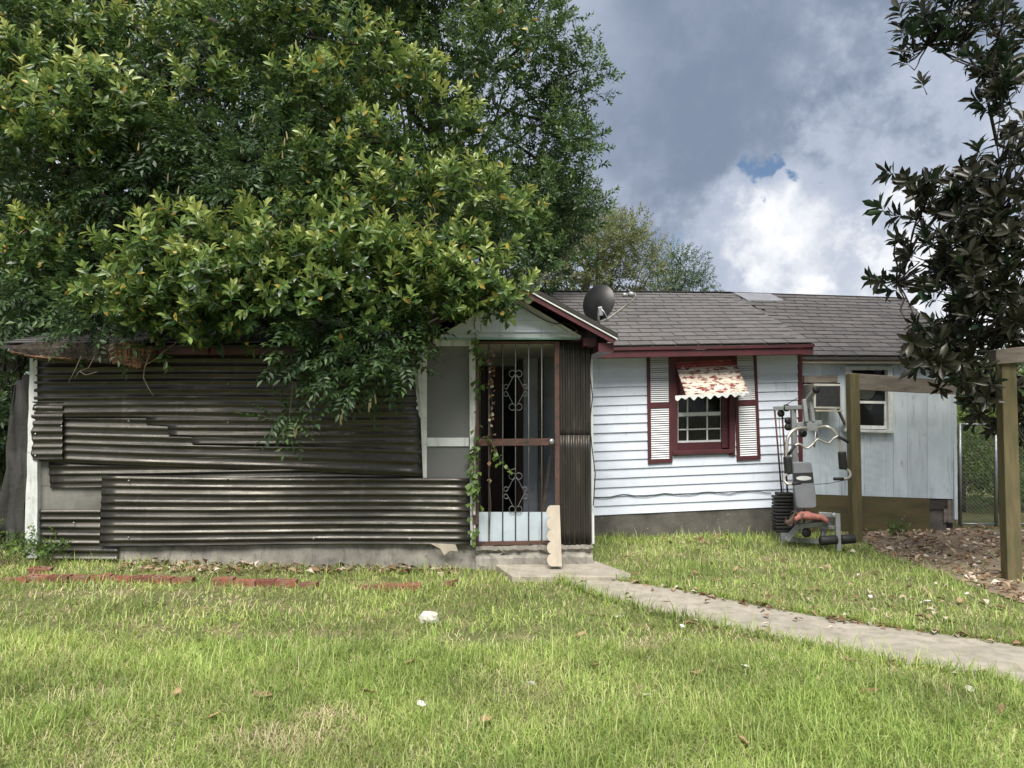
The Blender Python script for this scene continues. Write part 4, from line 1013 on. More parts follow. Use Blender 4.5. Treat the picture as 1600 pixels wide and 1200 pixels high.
MB().bar(dl(wp(937, 480, DY - .06)), dl(wp(939, 494, DY - .06)), .075, .05).build('bracket', M['galv'], dish, bevel=.006)
MB().tube([dl(wp(936, 484, DY - .05)), dl(wp(935.5, 498, DY - .05)), dl(wp(935.5, 506, DY - .03))], .018, 8).build('mast', M['galv'], dish, smooth=True)
MB().tube([dl(wp(945, 502, DY - .08)), dl(wp(953, 497, DY - .16)), dl(wp(981, 476, DY - .42)), dl(wp(988, 469, DY - .48)), dl(wp(992, 459, DY - .5))], .013, 8).build('feed_arm', M['plastic_w'], dish, smooth=True)
MB().tube([dl(wp(937, 480, DY - .09)), dl(wp(944, 488, DY - .1)), dl(wp(950, 499, DY - .12))], .009, 6).build('feed_arm', M['galv'], dish, smooth=True)
MB().disc_lathe(dl(wp(988, 460, DY - .5)), (-.9, .3, .1), [(.018, -.03), (.03, 0), (.034, .03), (.02, .045)], 12).build('receiver', M['steel'], dish, smooth=True)
MB().disc_lathe(dl(wp(977, 461, DY - .5)), (-.9, .3, .1), [(.014, -.03), (.026, 0), (.028, .02), (.015, .03)], 12).build('receiver', M['steel'], dish, smooth=True)
# air conditioner
ac = empty('air_conditioner', h2w(hp(1290, 640, VA)), YAW); tag(ac, 'boxy old air conditioner jutting from the grey-blue wall beside the window', 'air conditioner')
aco = hp(1290, 640, VA)
def al(p): return Vector(p) - aco
VAC = VA - .34
p = [hp(x, y, VAC) for x, y in ((1272, 599.5), (1315, 600), (1315, 639), (1272, 638))]
tb = [Vector((q.x, VA + .08, q.z)) for q in p]
m = MB(); t_ = .012
m.hexa([al(q) for q in (p[3], p[2], tb[2], tb[3], p[0], p[1], tb[1], tb[0])]); m.build('casing', M['acbody'], ac, bevel=.006)
ins = [hp(x, y, VAC - .004) for x, y in ((1275, 603), (1312.5, 603), (1312.5, 635), (1275, 634.5))]
gro = MB().prism([al(q) for q in ins], (0, .006, 0)).build('grille', M['acgrille'], ac)
for i in range(12):
    t = (i + .5) / 12; a, b = ins[0].lerp(ins[3], t), ins[1].lerp(ins[2], t); MB().bar(al(a + Vector((0, -.004, 0))), al(b + Vector((0, -.004, 0))), .006, .004).build('fin', M['acgrille'], gro)
for xx in (1309,):
    MB().bar(al(hp(xx, 639, VAC + .05) - Vector((0, 0, .0))), al(hp(1320, 662, VA - .03)), .025, .04).build('bracket', M['greywood'], ac)
MB().bar(al(hp(1274, 641.5, VAC)), al(hp(1316, 642, VAC)), .02, .022).build('support_rail', M['scallop'], ac)
part('filler_board', M['white'], [(1256, 600), (1262, 600), (1262, 638), (1256, 637)], VA - .03, .02)

# ---- pergola-like wooden posts
pb = ground(1338, 848)
def post(name, px, pyb, pyt, w, label, rz=0):
    b = ground(px, pyb); Y = b.y; top = wp(px, pyt, Y)
    e = empty(name, (b.x, b.y, b.z), rz); hh = top.z - b.z
    m = MB(); m.box(-w / 2, w / 2, -w / 2, w / 2, -.3, hh); m.build('post', M['postwood'], e, bevel=.008)
    tag(e, label, 'post', 'timber posts beside the house'); return e, hh
e1, h1 = post('wooden_post', 1337, 846, 584, .125, 'square greenish timber post in front of the grey wall, carrying a drooping grey beam', R(4))
bY = ground(1337, 846).y + .085
def wl(e, p): return e.matrix_basis.inverted() @ Vector(p) if False else (Matrix.Rotation(-e.rotation_euler.z, 3, 'Z') @ (Vector(p) - Vector(e.location)))
a_t, a_b = wp(1326, 582.5, bY), wp(1326, 608.5, bY); b_t, b_b = wp(1548, 598.5, bY + .42), wp(1548, 619, bY + .42)
m = MB(); off = Vector((0, .045, 0))
m.hexa([wl(e1, q) for q in (a_b, b_b, b_b + off, a_b + off, a_t, b_t, b_t + off, a_t + off)]); m.build('beam', M['greywood'], e1, bevel=.006)
e2, h2 = post('wooden_post', 1581, 906, 566, .135, 'square greenish timber post with a grey beam stub, standing at the edge of the magnolia', R(-8))
y2 = ground(1581, 906).y
a_t, a_b = wp(1556, 546, y2 - .07), wp(1557, 569.5, y2 - .07); b_t, b_b = wp(1730, 528, y2 - .3), wp(1730, 556, y2 - .3); off = Vector((0, .15, 0))
m = MB(); m.hexa([wl(e2, q) for q in (a_b, b_b, b_b + off, a_b + off, a_t, b_t, b_t + off, a_t + off)]); m.build('beam', M['greywood'], e2, bevel=.008)

e3b = (b_b + b_t) / 2 + Vector((-.12, .075, 0)); g3 = float(gz0(e3b.x, e3b.y))
e3 = empty('wooden_post', (e3b.x, e3b.y, g3)); tag(e3, 'square timber post holding up the far end of the beam beside the magnolia trunk', 'post', 'timber posts beside the house')
MB().box(-.065, .065, -.065, .065, -.3, b_b.z - g3 - .002).build('post', M['postwood'], e3, bevel=.008)
# ---- chain-link gate and fence
YF = ground(1530, 824).y
def fence(name, xa, xb, label, ytop=663, ybot=822, cat='fence'):
    P = wp(xa, ybot, YF); P = Vector((P.x, P.y, float(gz0(P.x, P.y)))); e = empty(name, P)
    a, b = wp(xa, ytop, YF) - P, wp(xb, ytop + .5, YF) - P; c, d = wp(xa, ybot, YF) - P, wp(xb, ybot, YF) - P
    MB().tube([a, b], .02, 8).build('top_rail', M['galv'], e, smooth=True)
    MB().tube([c + Vector((0, 0, .03)), d + Vector((0, 0, .03))], .016, 8).build('bottom_rail', M['galv'], e, smooth=True)
    MB().tube([d + Vector((-.0, 0, -.02)), b + Vector((0, 0, .02))], .024, 8).build('post', M['galv'], e, smooth=True)
    MB().tube([c + Vector((0, 0, -.02)), a + Vector((0, 0, .02))], .024, 8).build('post', M['galv'], e, smooth=True)
    w, h = b.x - a.x, a.z - c.z; wm = MB(); s = .06
    for k in range(int((w + h) / s) + 1):
        o_ = k * s
        for sg in (1, -1):
            x0 = o_ - h; x1 = o_; z0, z1 = 0, h
            if x0 < 0: z0 = -x0; x0 = 0
            if x1 > w: z1 = h - (x1 - w); x1 = w
            if x1 <= x0: continue
            if sg < 0: x0, x1 = w - x0, w - x1
            wm.tube([c + Vector((x0, .004 * sg, z0)), c + Vector((x1, .004 * sg, z1))], .0017, 3, False)
    tag(wm.build('wire_mesh', M['galv'], e, fixn=False), kind='stuff'); tag(e, label, cat); return e
fence('chain_link_gate', 1500, 1556, 'narrow galvanised chain-link gate next to the corner of the grey-blue wall', cat='gate')
fence('chain_link_fence', 1567, 1760, 'galvanised chain-link fence running on from the gate behind the magnolia')

# ---- tarpaulin hanging at the left end of the porch
tp = MB(); rows = []; YT = 7.95
out_l = [(20, 600), (12, 660), (6, 700), (10, 730), (0, 770), (-8, 810), (-6, 850)]; out_r = [(44, 585), (46, 650), (44, 700), (45, 740), (44, 790), (42, 830), (42, 862)]
for i in range(7):
    rows.append([wp(out_l[i][0] + (out_r[i][0] - out_l[i][0]) * j / 8, out_l[i][1] + (out_r[i][1] - out_l[i][1]) * j / 8, YT) + Vector((0, .05 * math.sin(j * 1.7 + i * .8) + random.uniform(-.03, .03), 0)) for j in range(9)])
o = tag(MB().grid_solid(rows, (0, .004, 0)).build('tarpaulin', M['tarp'], smooth=True), 'crumpled dark grey tarpaulin hanging off the left end of the porch', 'tarpaulin')

# ---- home gym
GB = ground(1262, 850); gym = empty('home_gym', GB); tag(gym, 'weathered multi-station home gym with weight stack, press arms and torn red seat', 'exercise machine')
def zp(zx, zy, Y): return wp(1180 + zx * .26667, 560 + zy * .26667, Y) - GB
def zt_(pts, r, mat, name, n=9, parent=None): return MB().tube([zp(*p) for p in pts], r, n).build(name, M[mat], parent or gym, smooth=True)
def smooth_path(P, k=6):
    P = [np.array(p, float) for p in P]; out = []
    for i in range(len(P) - 1):
        p0, p1, p2, p3 = P[max(i - 1, 0)], P[i], P[i + 1], P[min(i + 2, len(P) - 1)]
        for j in range(k):
            t = j / k; out.append(tuple(.5 * ((2 * p1) + (-p0 + p2) * t + (2 * p0 - 5 * p1 + 4 * p2 - p3) * t * t + (-p0 + 3 * p1 - 3 * p2 + p3) * t ** 3)))
    return out + [tuple(P[-1])]
YK = 9.42
# weight stack
stx = (zp(104, 900, YK).x + zp(236, 900, YK).x) / 2; sw = zp(232, 900, YK).x - zp(108, 900, YK).x
zb_, ztp = zp(170, 1015, YK).z, zp(170, 800, YK).z; npl = 11; ph_ = (ztp - zb_) / npl
pm = MB().box(-sw / 2, sw / 2, -.085, .085, 0, ph_ * .86).mesh('weight_plate', M['black'])
for i in range(npl):
    o = inst(pm, 'weight_plate', gym, (stx + random.uniform(-.006, .006), YK - GB.y + random.uniform(-.006, .006), zb_ + i * ph_)); b = o.modifiers.new('bevel', 'BEVEL'); b.width = .014; b.segments = 3
MB().box(stx - sw * .36, stx + sw * .4, YK - GB.y - .07, YK - GB.y + .07, zb_ + npl * ph_ - .004, zb_ + npl * ph_ + .035).build('top_plate', M['black'], gym, bevel=.01)
MB().box(stx - sw * .3, stx + sw * .3, YK - GB.y - .11, YK - GB.y + .11, -.03, zb_ - .002).build('stack_base', M['steel'], gym)
zt_([(114, 300, YK + .02), (156, 795, YK)], .011, 'rod', 'guide_rod'); zt_([(158, 330, YK + .02), (190, 795, YK)], .011, 'rod', 'guide_rod')
zt_([(138, 320, YK - .02), (166, 795, YK - .02)], .004, 'cable', 'steel_cable', 5)
# frame
def gbar(a, b, w, h, mat='steel', name='frame_tube', roll=0, bv=.004): return MB().bar(zp(*a), zp(*b), w, h, up=(0, -1, .01), roll=roll).build(name, M[mat], gym, bevel=bv)
gbar((108, 293, YK + .02), (285, 285, YK - .22), .05, .05)
gbar((222, 300, YK - .12), (248, 1010, YK - .15), .06, .06)
gbar((285, 240, YK - .26), (300, 372, YK - .30), .045, .05); gbar((322, 225, YK - .26), (340, 372, YK - .30), .04, .05)
gbar((300, 250, YK - .25), (358, 178, YK - .40), .05, .05)
gbar((245, 388, YK - .20), (392, 376, YK - .32), .055, .06); gbar((300, 402, YK - .34), (365, 400, YK - .34), .10, .05)
for c in ((182, 290, YK - .08), (150, 322, YK - .02), (192, 365, YK - .10), (192, 402, YK - .10), (280, 440, YK - .28), (356, 182, YK - .42)):
    q = zp(*c); po = MB().disc_lathe(q + Vector((0, .015, 0)), (.25, -1, 0), [(.012, -.004), (.046, 0), (.040, .008), (.040, .018), (.046, .026), (.012, .03)], 18).build('pulley', M['black'], gym, smooth=True)
zt_([(175, 275, YK - .05), (320, 190, YK - .36)], .004, 'cable', 'steel_cable', 5)
YP = YK - .45
zt_(smooth_path([(300, 408, YK - .33), (245, 412, YP + .03), (205, 440, YP), (186, 490, YP - .02), (184, 590, YP - .03)]), .021, 'chrome', 'press_arm')
zt_(smooth_path([(365, 408, YK - .33), (415, 400, YP + .03), (455, 420, YP), (485, 465, YP - .02), (505, 555, YP - .03)]), .021, 'chrome', 'press_arm')
zt_(smooth_path([(196, 672, YP - .03), (172, 690, YP - .08), (170, 715, YP - .14), (190, 735, YP - .18), (216, 736, YP - .18)]), .015, 'chrome', 'lower_grip')
zt_([(214, 736, YP - .18), (266, 730, YP - .18)], .019, 'black', 'handle_sleeve', 8)
zt_(smooth_path([(528, 645, YP - .03), (552, 662, YP - .08), (556, 688, YP - .14), (540, 703, YP - .18), (515, 706, YP - .18)]), .015, 'chrome', 'lower_grip')
zt_([(518, 706, YP - .18), (460, 706, YP - .18)], .019, 'black', 'handle_sleeve', 8)
for a, b in (((188, 574, YP - .03), (196, 678, YP - .03)), ((508, 546, YP - .03), (516, 650, YP - .03))):
    A_, B_ = zp(*a), zp(*b); MB().disc_lathe(A_, B_ - A_, [(.030, 0), (.048, .006), (.049, .02), (.049, (B_ - A_).length - .02), (.048, (B_ - A_).length - .006), (.03, (B_ - A_).length)], 16).build('foam_grip', M['black'], gym, smooth=True)
zt_(smooth_path([(232, 510, YP - .06), (262, 502, YP - .06), (300, 527, YP - .06), (335, 505, YP - .06), (366, 474, YP - .06), (400, 488, YP - .06), (432, 496, YP - .06), (460, 468, YP - .06), (486, 455, YP - .06)]), .012, 'chrome', 'curl_bar')
zt_([(194, 566, YP - .06), (234, 508, YP - .06)], .018, 'black', 'bar_sleeve', 8); zt_([(484, 455, YP - .06), (546, 492, YP - .06)], .018, 'black', 'bar_sleeve', 8)
zt_([(358, 415, YP), (352, 450, YP - .02), (350, 480, YP - .05), (346, 520, YP - .05)], .012, 'galv', 'chain', 6)
zt_([(358, 420, YP), (364, 462, YP - .02)], .008, 'rust', 'chain', 5)
# back pad with a darker band and oval badge
def pad(corners, Y, th, mat, name, bulge=.02, parent=None, bev=.02):
    n = 8; rows = []
    c = [zp(x, y, Y) for x, y in corners]
    for i in range(n + 1):
        r_ = []
        for j in range(n + 1):
            s, t = j / n, i / n; p_ = c[0].lerp(c[1], s).lerp(c[3].lerp(c[2], s), t); w_ = (1 - (2 * s - 1) ** 6) * (1 - (2 * t - 1) ** 6); r_.append(p_ + Vector((0, -bulge * w_, 0)))
        rows.append(r_)
    return MB().grid_solid(rows, (0, th, 0)).build(name, M[mat], parent or gym, smooth=True, bevel=0)
YB = YP + .0
bp = MB()
prof = [(222, 616), (228, 607), (322, 607), (332, 616), (343, 690), (358, 800), (360, 866), (350, 878), (254, 880), (244, 868), (230, 760)]
bp.prism([zp(x, y, YB) for x, y in prof], (0, .06, 0)); bko = bp.build('back_pad', M['padgrey'], gym, bevel=.014)
MB().prism([zp(x, y, YB - .004) for x, y in ((222, 672), (338, 668), (343, 728), (228, 734))], (0, .03, 0)).build('pad_band', M['padblack'], bko)
ov = [(285 + 45 * math.cos(t), 702 + 13 * math.sin(t)) for t in np.linspace(0, 2 * math.pi, 28, endpoint=False)]
MB().prism([zp(x, y, YB - .008) for x, y in ov], (0, .004, 0)).build('oval_badge', M['oval'], bko)
zt_([(348, 738, YB - .02), (430, 733, YB - .05), (560, 706, YB - .1)], .004, 'cable', 'steel_cable', 5)
# torn seat
YSs = 9.0
rows = []
for i in range(7):
    r_ = []
    for j in range(13):
        s, t = j / 12, i / 6; x = 232 + 198 * s - 26 * (1 - t); y = 905 + 14 * t + 50 * max(0, s - .45) ** 1.3 + 5 * math.sin(s * 9 + t * 4) + (12 if s < .1 else 0)
        q = zp(x, y, YSs + .16 - .34 * t); r_.append(q + Vector((0, 0, .025 * math.sin(math.pi * s) + random.uniform(-.008, .008))))
    rows.append(r_)
seat = MB().grid_solid(rows, (0, 0, -.065)).build('seat', M['padred'], gym, smooth=True)
rows = []
for i in range(6):
    rows.append([zp(182 + 62 * j / 6 + random.uniform(-5, 5), 925 + 34 * i / 5 + 20 * math.sin(j * .7) - (8 if j > 3 else -6) + random.uniform(-5, 5), YSs - .12 + .02 * math.sin(j * 2 + i)) for j in range(7)])
MB().grid_solid(rows, (0, .07, 0)).build('torn_foam', M['foam'], gym, smooth=True)
zt_(smooth_path([(205, 915, YSs - .16), (215, 900, YSs - .17), (238, 895, YSs - .17), (232, 925, YSs - .17), (252, 950, YSs - .16), (262, 985, YSs - .16)]), .006, 'padblack', 'strap', 5)
YL = 8.80
gbar((240, 985, YSs), (455, 960, YL + .12), .055, .05); gbar((250, 985, YSs), (182, 1066, YSs + .02), .055, .05); gbar((240, 990, YSs + .2), (455, 925, YL + .15), .04, .05)
gbar((480, 908, YL), (488, 1128, YL - .03), .055, .045, name='leg_lever'); gbar((372, 912, YL + .1), (470, 918, YL + .05), .05, .045); gbar((405, 965, YL + .16), (392, 1085, YL + .16), .05, .05)
gbar((380, 990, YL + .16), (462, 990, YL + .02), .04, .04)
q = zp(462, 920, YL); MB().disc_lathe(q, (0, -1, 0), [(.02, 0), (.034, .004), (.034, .02), (.014, .028)], 14).build('pivot_bolt', M['steel'], gym, smooth=True)
for a, b in (((378, 1068, YL - .02), (480, 1062, YL - .02)), ((500, 1062, YL - .02), (584, 1056, YL - .02))):
    A_, B_ = zp(*a), zp(*b); ln = (B_ - A_).length
    MB().disc_lathe(A_, B_ - A_, [(.02, 0), (.05, .006), (.055, .02), (.055, ln - .02), (.05, ln - .006), (.02, ln)], 18).build('foam_roller', M['black'], gym, smooth=True)
zt_([(378, 1065, YL - .02), (584, 1058, YL - .02)], .012, 'chrome', 'roller_axle')
gbar((175, 1062, YSs + .3), (420, 1075, YL + .16), .05, .04)
MB().disc_lathe(zp(296, 1020, YSs), (.2, -1, 0), [(.02, 0), (.055, .004), (.055, .03), (.02, .034)], 16).build('pulley', M['black'], gym, smooth=True)

# ---- bricks edging the bed in front of the porch
bm_ = []
for v in range(4):
    m = MB(); L2, W2, H2 = .195 + random.uniform(-.01, .004), .092, .057
    # brick with core holes along the top
    xs_ = [-L2 / 2, -.062, -.036, -.013, .013, .036, .062, L2 / 2]; ys_ = [-W2 / 2, -.014, .014, W2 / 2]
    for i in range(7):
        for j in range(3):
            hole_ = (i in (1, 3, 5) and j == 1)
            m.box(xs_[i], xs_[i + 1], ys_[j], ys_[j + 1], 0, H2 - (.028 if hole_ else 0) + random.uniform(-.0006, .0006))
    me = m.mesh('brick', M['brick']); bm_.append(me)
bx = 22
spots = []
while bx < 705:
    gap = random.random() < .16
    yy = np.interp(bx, [22, 150, 300, 450, 560, 705], [906, 905, 908, 914, 918, 921]); p = ground(bx, yy + 5); spots.append((p, gap)); bx += 31.5 + random.uniform(0, 2)
for i, (p, gap) in enumerate(spots):
    if gap: continue
    o = inst(random.choice(bm_), 'brick', None, (p.x, p.y + .05 + random.uniform(-.012, .012), p.z - .004 + random.uniform(-.016, .010)), (random.uniform(-.09, .09), random.uniform(-.07, .07), random.uniform(-.10, .10)))
    tag(o, 'reddish cored brick in the row edging the bed before the porch', 'brick', 'bricks edging the bed')
p = ground(697, 918); tag(inst(bm_[0], 'brick', None, (p.x + .02, p.y + .02, p.z + .01), (R(80), .1, R(70))), 'red brick standing on its edge at the end of the brick row', 'brick')
p = ground(50, 897); tag(inst(bm_[1], 'brick', None, (p.x + .05, p.y + .04, p.z - .006), (.1, .06, R(12))), 'single red brick lying just behind the row near the porch corner post', 'brick')
# pale stone
def lump(r, seed, flat=.6):
    g = np.random.default_rng(seed); m = MB(); n, k = 7, 10; V = []
    for i in range(n):
        for j in range(k):
            th, ph = math.pi * i / (n - 1), 2 * math.pi * j / k; rr_ = r * g.uniform(.78, 1.12); V.append((rr_ * math.sin(th) * math.cos(ph), rr_ * .7 * math.sin(th) * math.sin(ph), rr_ * flat * math.cos(th)))
    m.add(V, [(i * k + j, i * k + (j + 1) % k, (i + 1) * k + (j + 1) % k, (i + 1) * k + j) for i in range(n - 1) for j in range(k)]); return m
p = ground(671, 972); o = lump(.085, 3, .65).build('stone', M['rock']); o.location = p + Vector((0, 0, .03)); tag(o, 'fist-sized chunk of pale concrete lying on the lawn', 'stone')
p = ground(764, 885); o = lump(.04, 8, .6).build('stone', M['rock']); o.location = p + Vector((0, 0, .02)); tag(o, 'small white rubble lump at the foot of the barred door', 'stone')

# curled leaves and scraps on the lawn
def curl(Lg, W, seed):
    g = np.random.default_rng(seed); rows = []
    for i in range(7):
        t = i / 6; w = W * math.sin(math.pi * (.08 + .88 * t)) ** .8 / 2; r_ = []
        for j in range(5):
            s = (j - 2) / 2; r_.append((Lg * (t - .5), w * s, .35 * w * s * s + .10 * Lg * (2 * t - 1) ** 2 + g.uniform(-.004, .004)))
        rows.append(r_)
    return MB().grid_solid(rows, (0, 0, .0012))
lv = [curl(.105, .05, i).mesh('fallen_leaf', M['flake']) for i in range(3)] 
sc = [curl(.065, .045, 9 + i).mesh('scrap', M['paper']) for i in range(3)]
for (x, y) in ((410, 1095), (758, 1135), (576, 1090), (1088, 1060), (1162, 1168), (1360, 1090), (1564, 1120), (1590, 1000), (330, 1130), (275, 1093), (640, 1043), (930, 1048), (1500, 945), (1150, 895), (905, 1000), (1330, 1040)):
    p = ground(x, y); o = inst(random.choice(lv), 'fallen_leaf', None, (p.x, p.y, p.z + .03), (random.uniform(-.3, .5), random.uniform(-.3, .3), random.uniform(0, 6)))
    tag(o, 'curled tan dry leaf lying in the front lawn grass', 'leaf', 'dry leaves on the lawn')
for (x, y) in ((1066, 985), (1074, 1007), (1164, 1049), (658, 1110), (1012, 1095), (830, 1077), (1440, 948), (1512, 933), (1510, 905), (1360, 938), (1450, 945), (1515, 1085), (966, 970), (1420, 910)):
    p = ground(x, y); s_ = random.uniform(.6, 1.0); o = inst(random.choice(sc), 'paper_scrap', None, (p.x, p.y, p.z + .03), (random.uniform(-.3, .9), random.uniform(-.3, .3), random.uniform(0, 6))); o.scale = (s_, s_, s_)
    tag(o, 'small whitish curled scrap lying in the grass', 'scrap', 'whitish scraps in the grass')

# ================================================================== PLANTS
def tree(name, loc, label, cat='tree', group=None): return tag(empty(name, loc), label, cat, group)
def crown(parent, lm, templates, C, Rd, dens, name='crown', upb=.55, flat=.8, inner=.35, smin=.8, smax=1.2, roll=True, jit=.5, tv=.12, hbias=.12, toff=0):
    P, Dd, Hh = clump_shoots(C, Rd, dens, upb, flat, inner, jit)
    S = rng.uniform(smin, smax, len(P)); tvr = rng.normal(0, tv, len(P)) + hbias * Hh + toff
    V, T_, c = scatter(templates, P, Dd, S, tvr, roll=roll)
    V = V - np.array(parent.location[:])
    return np_mesh(name, V, T_, c, LM[lm], parent), P
laurel_t = [shoot(11, .20, .120, .046, 'spiral', s, True) for s in range(7)]
for k in range(2):                                        # shoots carrying one yellowed leaf
    v, f, t = shoot(10, .20, .115, .046, 'spiral', 20 + k, True); t = t.copy(); t[4 + 8 * 3: 4 + 8 * 4] = 1.3; laurel_t.append((v, f, t))
oak_t = [shoot(13, .25, .105, .038, 'spiral', 40 + s) for s in range(5)]
wis_t = [shoot(11, .27, .085, .032, 'pinnate', 60 + s) for s in range(5)]
big_t = [shoot(12, .45, .16, .065, 'spiral', 80 + s) for s in range(4)]
mag_t = [shoot(11, .17, .158, .052, 'rosette', 100 + s, True) for s in range(6)]
weed_t = [shoot(8, .18, .06, .030, 'spiral', 120 + s) for s in range(4)]
oliv_t = [shoot(13, .42, .12, .040, 'spiral', 140 + s) for s in range(4)]

def trunk_at(t, pts, radii, mat, name='trunk'):
    p = [Vector(q) - Vector(t.location) for q in pts]; return MB().tube(p, radii, 12).build(name, mat, t, smooth=True, fixn=False), p

# laurel tree: stands by the left house wall and spreads over the porch roof
tl_ = wp(128, 500, 9.9); tb = Vector((tl_.x - .05, tl_.y, float(gz0(tl_.x, tl_.y)) - .1))
t1 = tree('laurel_tree', tb, 'large glossy-leaved bright green tree spreading over the corrugated porch roof')
_, tp1 = trunk_at(t1, [tb, tb + Vector((.03, 0, 1.2)), wp(126, 470, 9.9), wp(132, 330, 9.8), wp(138, 230, 9.7), wp(165, 100, 9.5), wp(200, -60, 9.4)], [.27, .22, .19, .17, .15, .12, .07], M['bark'])
named = [(60, 165, 7.6), (150, 150, 7.4), (215, 190, 7.5), (20, 205, 7.8), (330, 140, 7.6), (120, 215, 7.5), (300, 375, 7.0), (235, 395, 7.0), (395, 395, 6.9), (345, 440, 6.9), (450, 415, 6.9), (520, 385, 6.9), (560, 430, 6.9), (620, 395, 7.0),
         (680, 440, 7.0), (735, 450, 7.0), (768, 462, 7.0), (600, 470, 7.0), (270, 455, 7.0), (480, 470, 6.95), (410, 470, 6.9), (660, 485, 7.05), (540, 490, 7.0), (330, 500, 7.1), (250, 500, 7.1), (205, 455, 7.1), (30, 420, 7.9), (90, 380, 8.0),
         (380, 40, 7.8), (440, 15, 7.8), (560, 70, 7.9), (640, 130, 7.9), (590, 215, 7.7), (500, 150, 7.8), (515, 260, 7.6), (640, 290, 7.6), (720, 300, 7.7), (700, 380, 7.3), (760, 395, 7.3), (800, 345, 7.8), (700, 190, 8.0), (440, 350, 7.3), (570, 340, 7.4), (750, 430, 7.05), (30, 110, 8.0), (270, 60, 8.2), (160, 60, 8.4), (20, 20, 8.4), (790, 465, 7.1), (400, 440, 7.2), (640, 430, 7.2), (475, 300, 7.6)]
C1 = [wp(x, y, Y) for x, y, Y in named]; R1_ = [rng.uniform(.20, .27) if x > 690 and y > 370 else rng.uniform(.30, .46) for x, y, Y in named]
C1b, R1b = px_cloud(36, [(-150, -150), (700, -150), (830, 200), (820, 420), (600, 440), (300, 430), (-150, 480)], 8.7, 10.6, .45, .75)
crown(t1, 'laurel', laurel_t, C1, R1_, 380, upb=.8, flat=.62, hbias=.26, toff=.10)  # front clumps toned lighter: bright parts of the crown put into leaf colour
crown(t1, 'laurel', laurel_t, C1b, R1b, 210, upb=.7, hbias=.12, toff=-.14)  # back clumps toned darker: shade of the crown hollows put into leaf colour
limbs(t1, tp1, [Vector(c) - tb for c in (C1[::2] + C1b[::4])], M['bark'], .075, .012, .35)
# thin bare twigs among the leaves
tw = MB()
for i in range(46):
    c = C1[random.randrange(len(C1))]; a = Vector(c) - tb + Vector((random.uniform(-.3, .3), .15, random.uniform(-.2, .2))); b = a + Vector((random.uniform(-.6, .6), random.uniform(-.35, 0), random.uniform(-.35, .25)))
    tw.tube(wander(a, b, 6, .3), [.007, .006, .005, .004, .003, .002], 4)
tag(tw.build('twigs', M['twig'], t1, fixn=False), kind='stuff')
# wisteria vine
wv_loc = Vector((tb.x + .35, tb.y - .2, tb.z))
t2 = tree('wisteria_vine', wv_loc, 'dark green wisteria vine with hanging tan seed pods tangled through the tree', 'vine')
wpos = [(240, 215, 7.7), (300, 225, 7.6), (350, 250, 7.5), (280, 280, 7.6), (400, 290, 7.4), (430, 330, 7.3), (340, 330, 7.5), (200, 300, 7.9), (460, 250, 7.6), (420, 190, 7.8), (330, 70, 8.0), (250, 130, 8.1), (420, 110, 8.0), (180, 340, 8.1), (60, 310, 8.3), (40, 270, 8.3), (110, 60, 8.6), (40, 60, 8.6),
        (500, 520, 6.95), (545, 530, 6.9), (480, 505, 6.95), (560, 565, 6.9), (520, 575, 6.88), (590, 540, 6.95), (575, 595, 6.86), (540, 610, 6.85), (500, 555, 6.9), (610, 565, 6.92), (455, 540, 6.95), (60, 468, 7.9), (15, 482, 8.0), (175, 465, 7.7), (110, 465, 7.9), (130, 512, 7.15), (155, 508, 7.15), (105, 512, 7.2), (620, 520, 7.0), (650, 500, 7.05)]
C2 = [wp(*p) for p in wpos]; R2 = [(.13 if p[0] < 300 and p[1] > 510 else .27 if p[0] < 300 else rng.uniform(.16, .24)) if p[1] > 480 else rng.uniform(.34, .5) for p in wpos]
C2 += [wp(450, 640, 6.9), wp(458, 660, 6.9), wp(440, 655, 6.9)]; R2 += [.09, .09, .08]
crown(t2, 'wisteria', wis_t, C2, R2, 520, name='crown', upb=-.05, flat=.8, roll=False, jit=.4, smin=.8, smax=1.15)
st = [wv_loc, wv_loc + Vector((.2, -.1, 1.2)), wp(175, 440, 9.3), wp(200, 350, 8.9), wp(260, 280, 8.4), wp(340, 240, 8.0), wp(430, 200, 7.9)]
_, sp2 = trunk_at(t2, st, [.06, .05, .045, .04, .035, .03, .02], M['bark'], 'stem')
limbs(t2, sp2, [Vector(c) - wv_loc for c in C2[::3]], M['bark'], .022, .006, .3)
MB().tube([Vector(q) - wv_loc for q in (wp(455, 575, 6.9), wp(457, 610, 6.9), wp(452, 650, 6.9), wp(455, 684, 6.9))], .003, 4).build('tendril', M['twig'], t2)
pod = MB().tube([(0, 0, 0), (.001, 0, -.012), (.003, 0, -.05), (.002, 0, -.085), (0, 0, -.11), (0, 0, -.118)], [.002, .006, .009, .012, .010, .003], 7).mesh('seed_pod', M['pod'], True)
for (x, y, Y) in ((493, 612, 6.8), (507, 610, 6.8), (536, 640, 6.8), (532, 648, 6.8), (580, 622, 6.78), (585, 615, 6.78), (577, 628, 6.78), (443, 668, 6.82), (459, 668, 6.82), (462, 664, 6.82), (217, 222, 7.2), (377, 225, 7.1), (445, 215, 7.2), (441, 235, 7.2), (447, 205, 7.25), (208, 20, 7.6), (203, 60, 7.6), (398, 178, 7.2), (462, 62, 7.4), (350, 80, 7.5), (263, 270, 7.2), (280, 290, 7.2), (385, 412, 6.6), (392, 420, 6.6), (440, 345, 6.9), (460, 340, 6.9)):
    o = inst(pod, 'seed_pod', t2, wp(x, y, Y) - wv_loc, (random.uniform(-.15, .15), random.uniform(-.15, .15), random.uniform(0, 6))); o.scale = (.85,) * 3
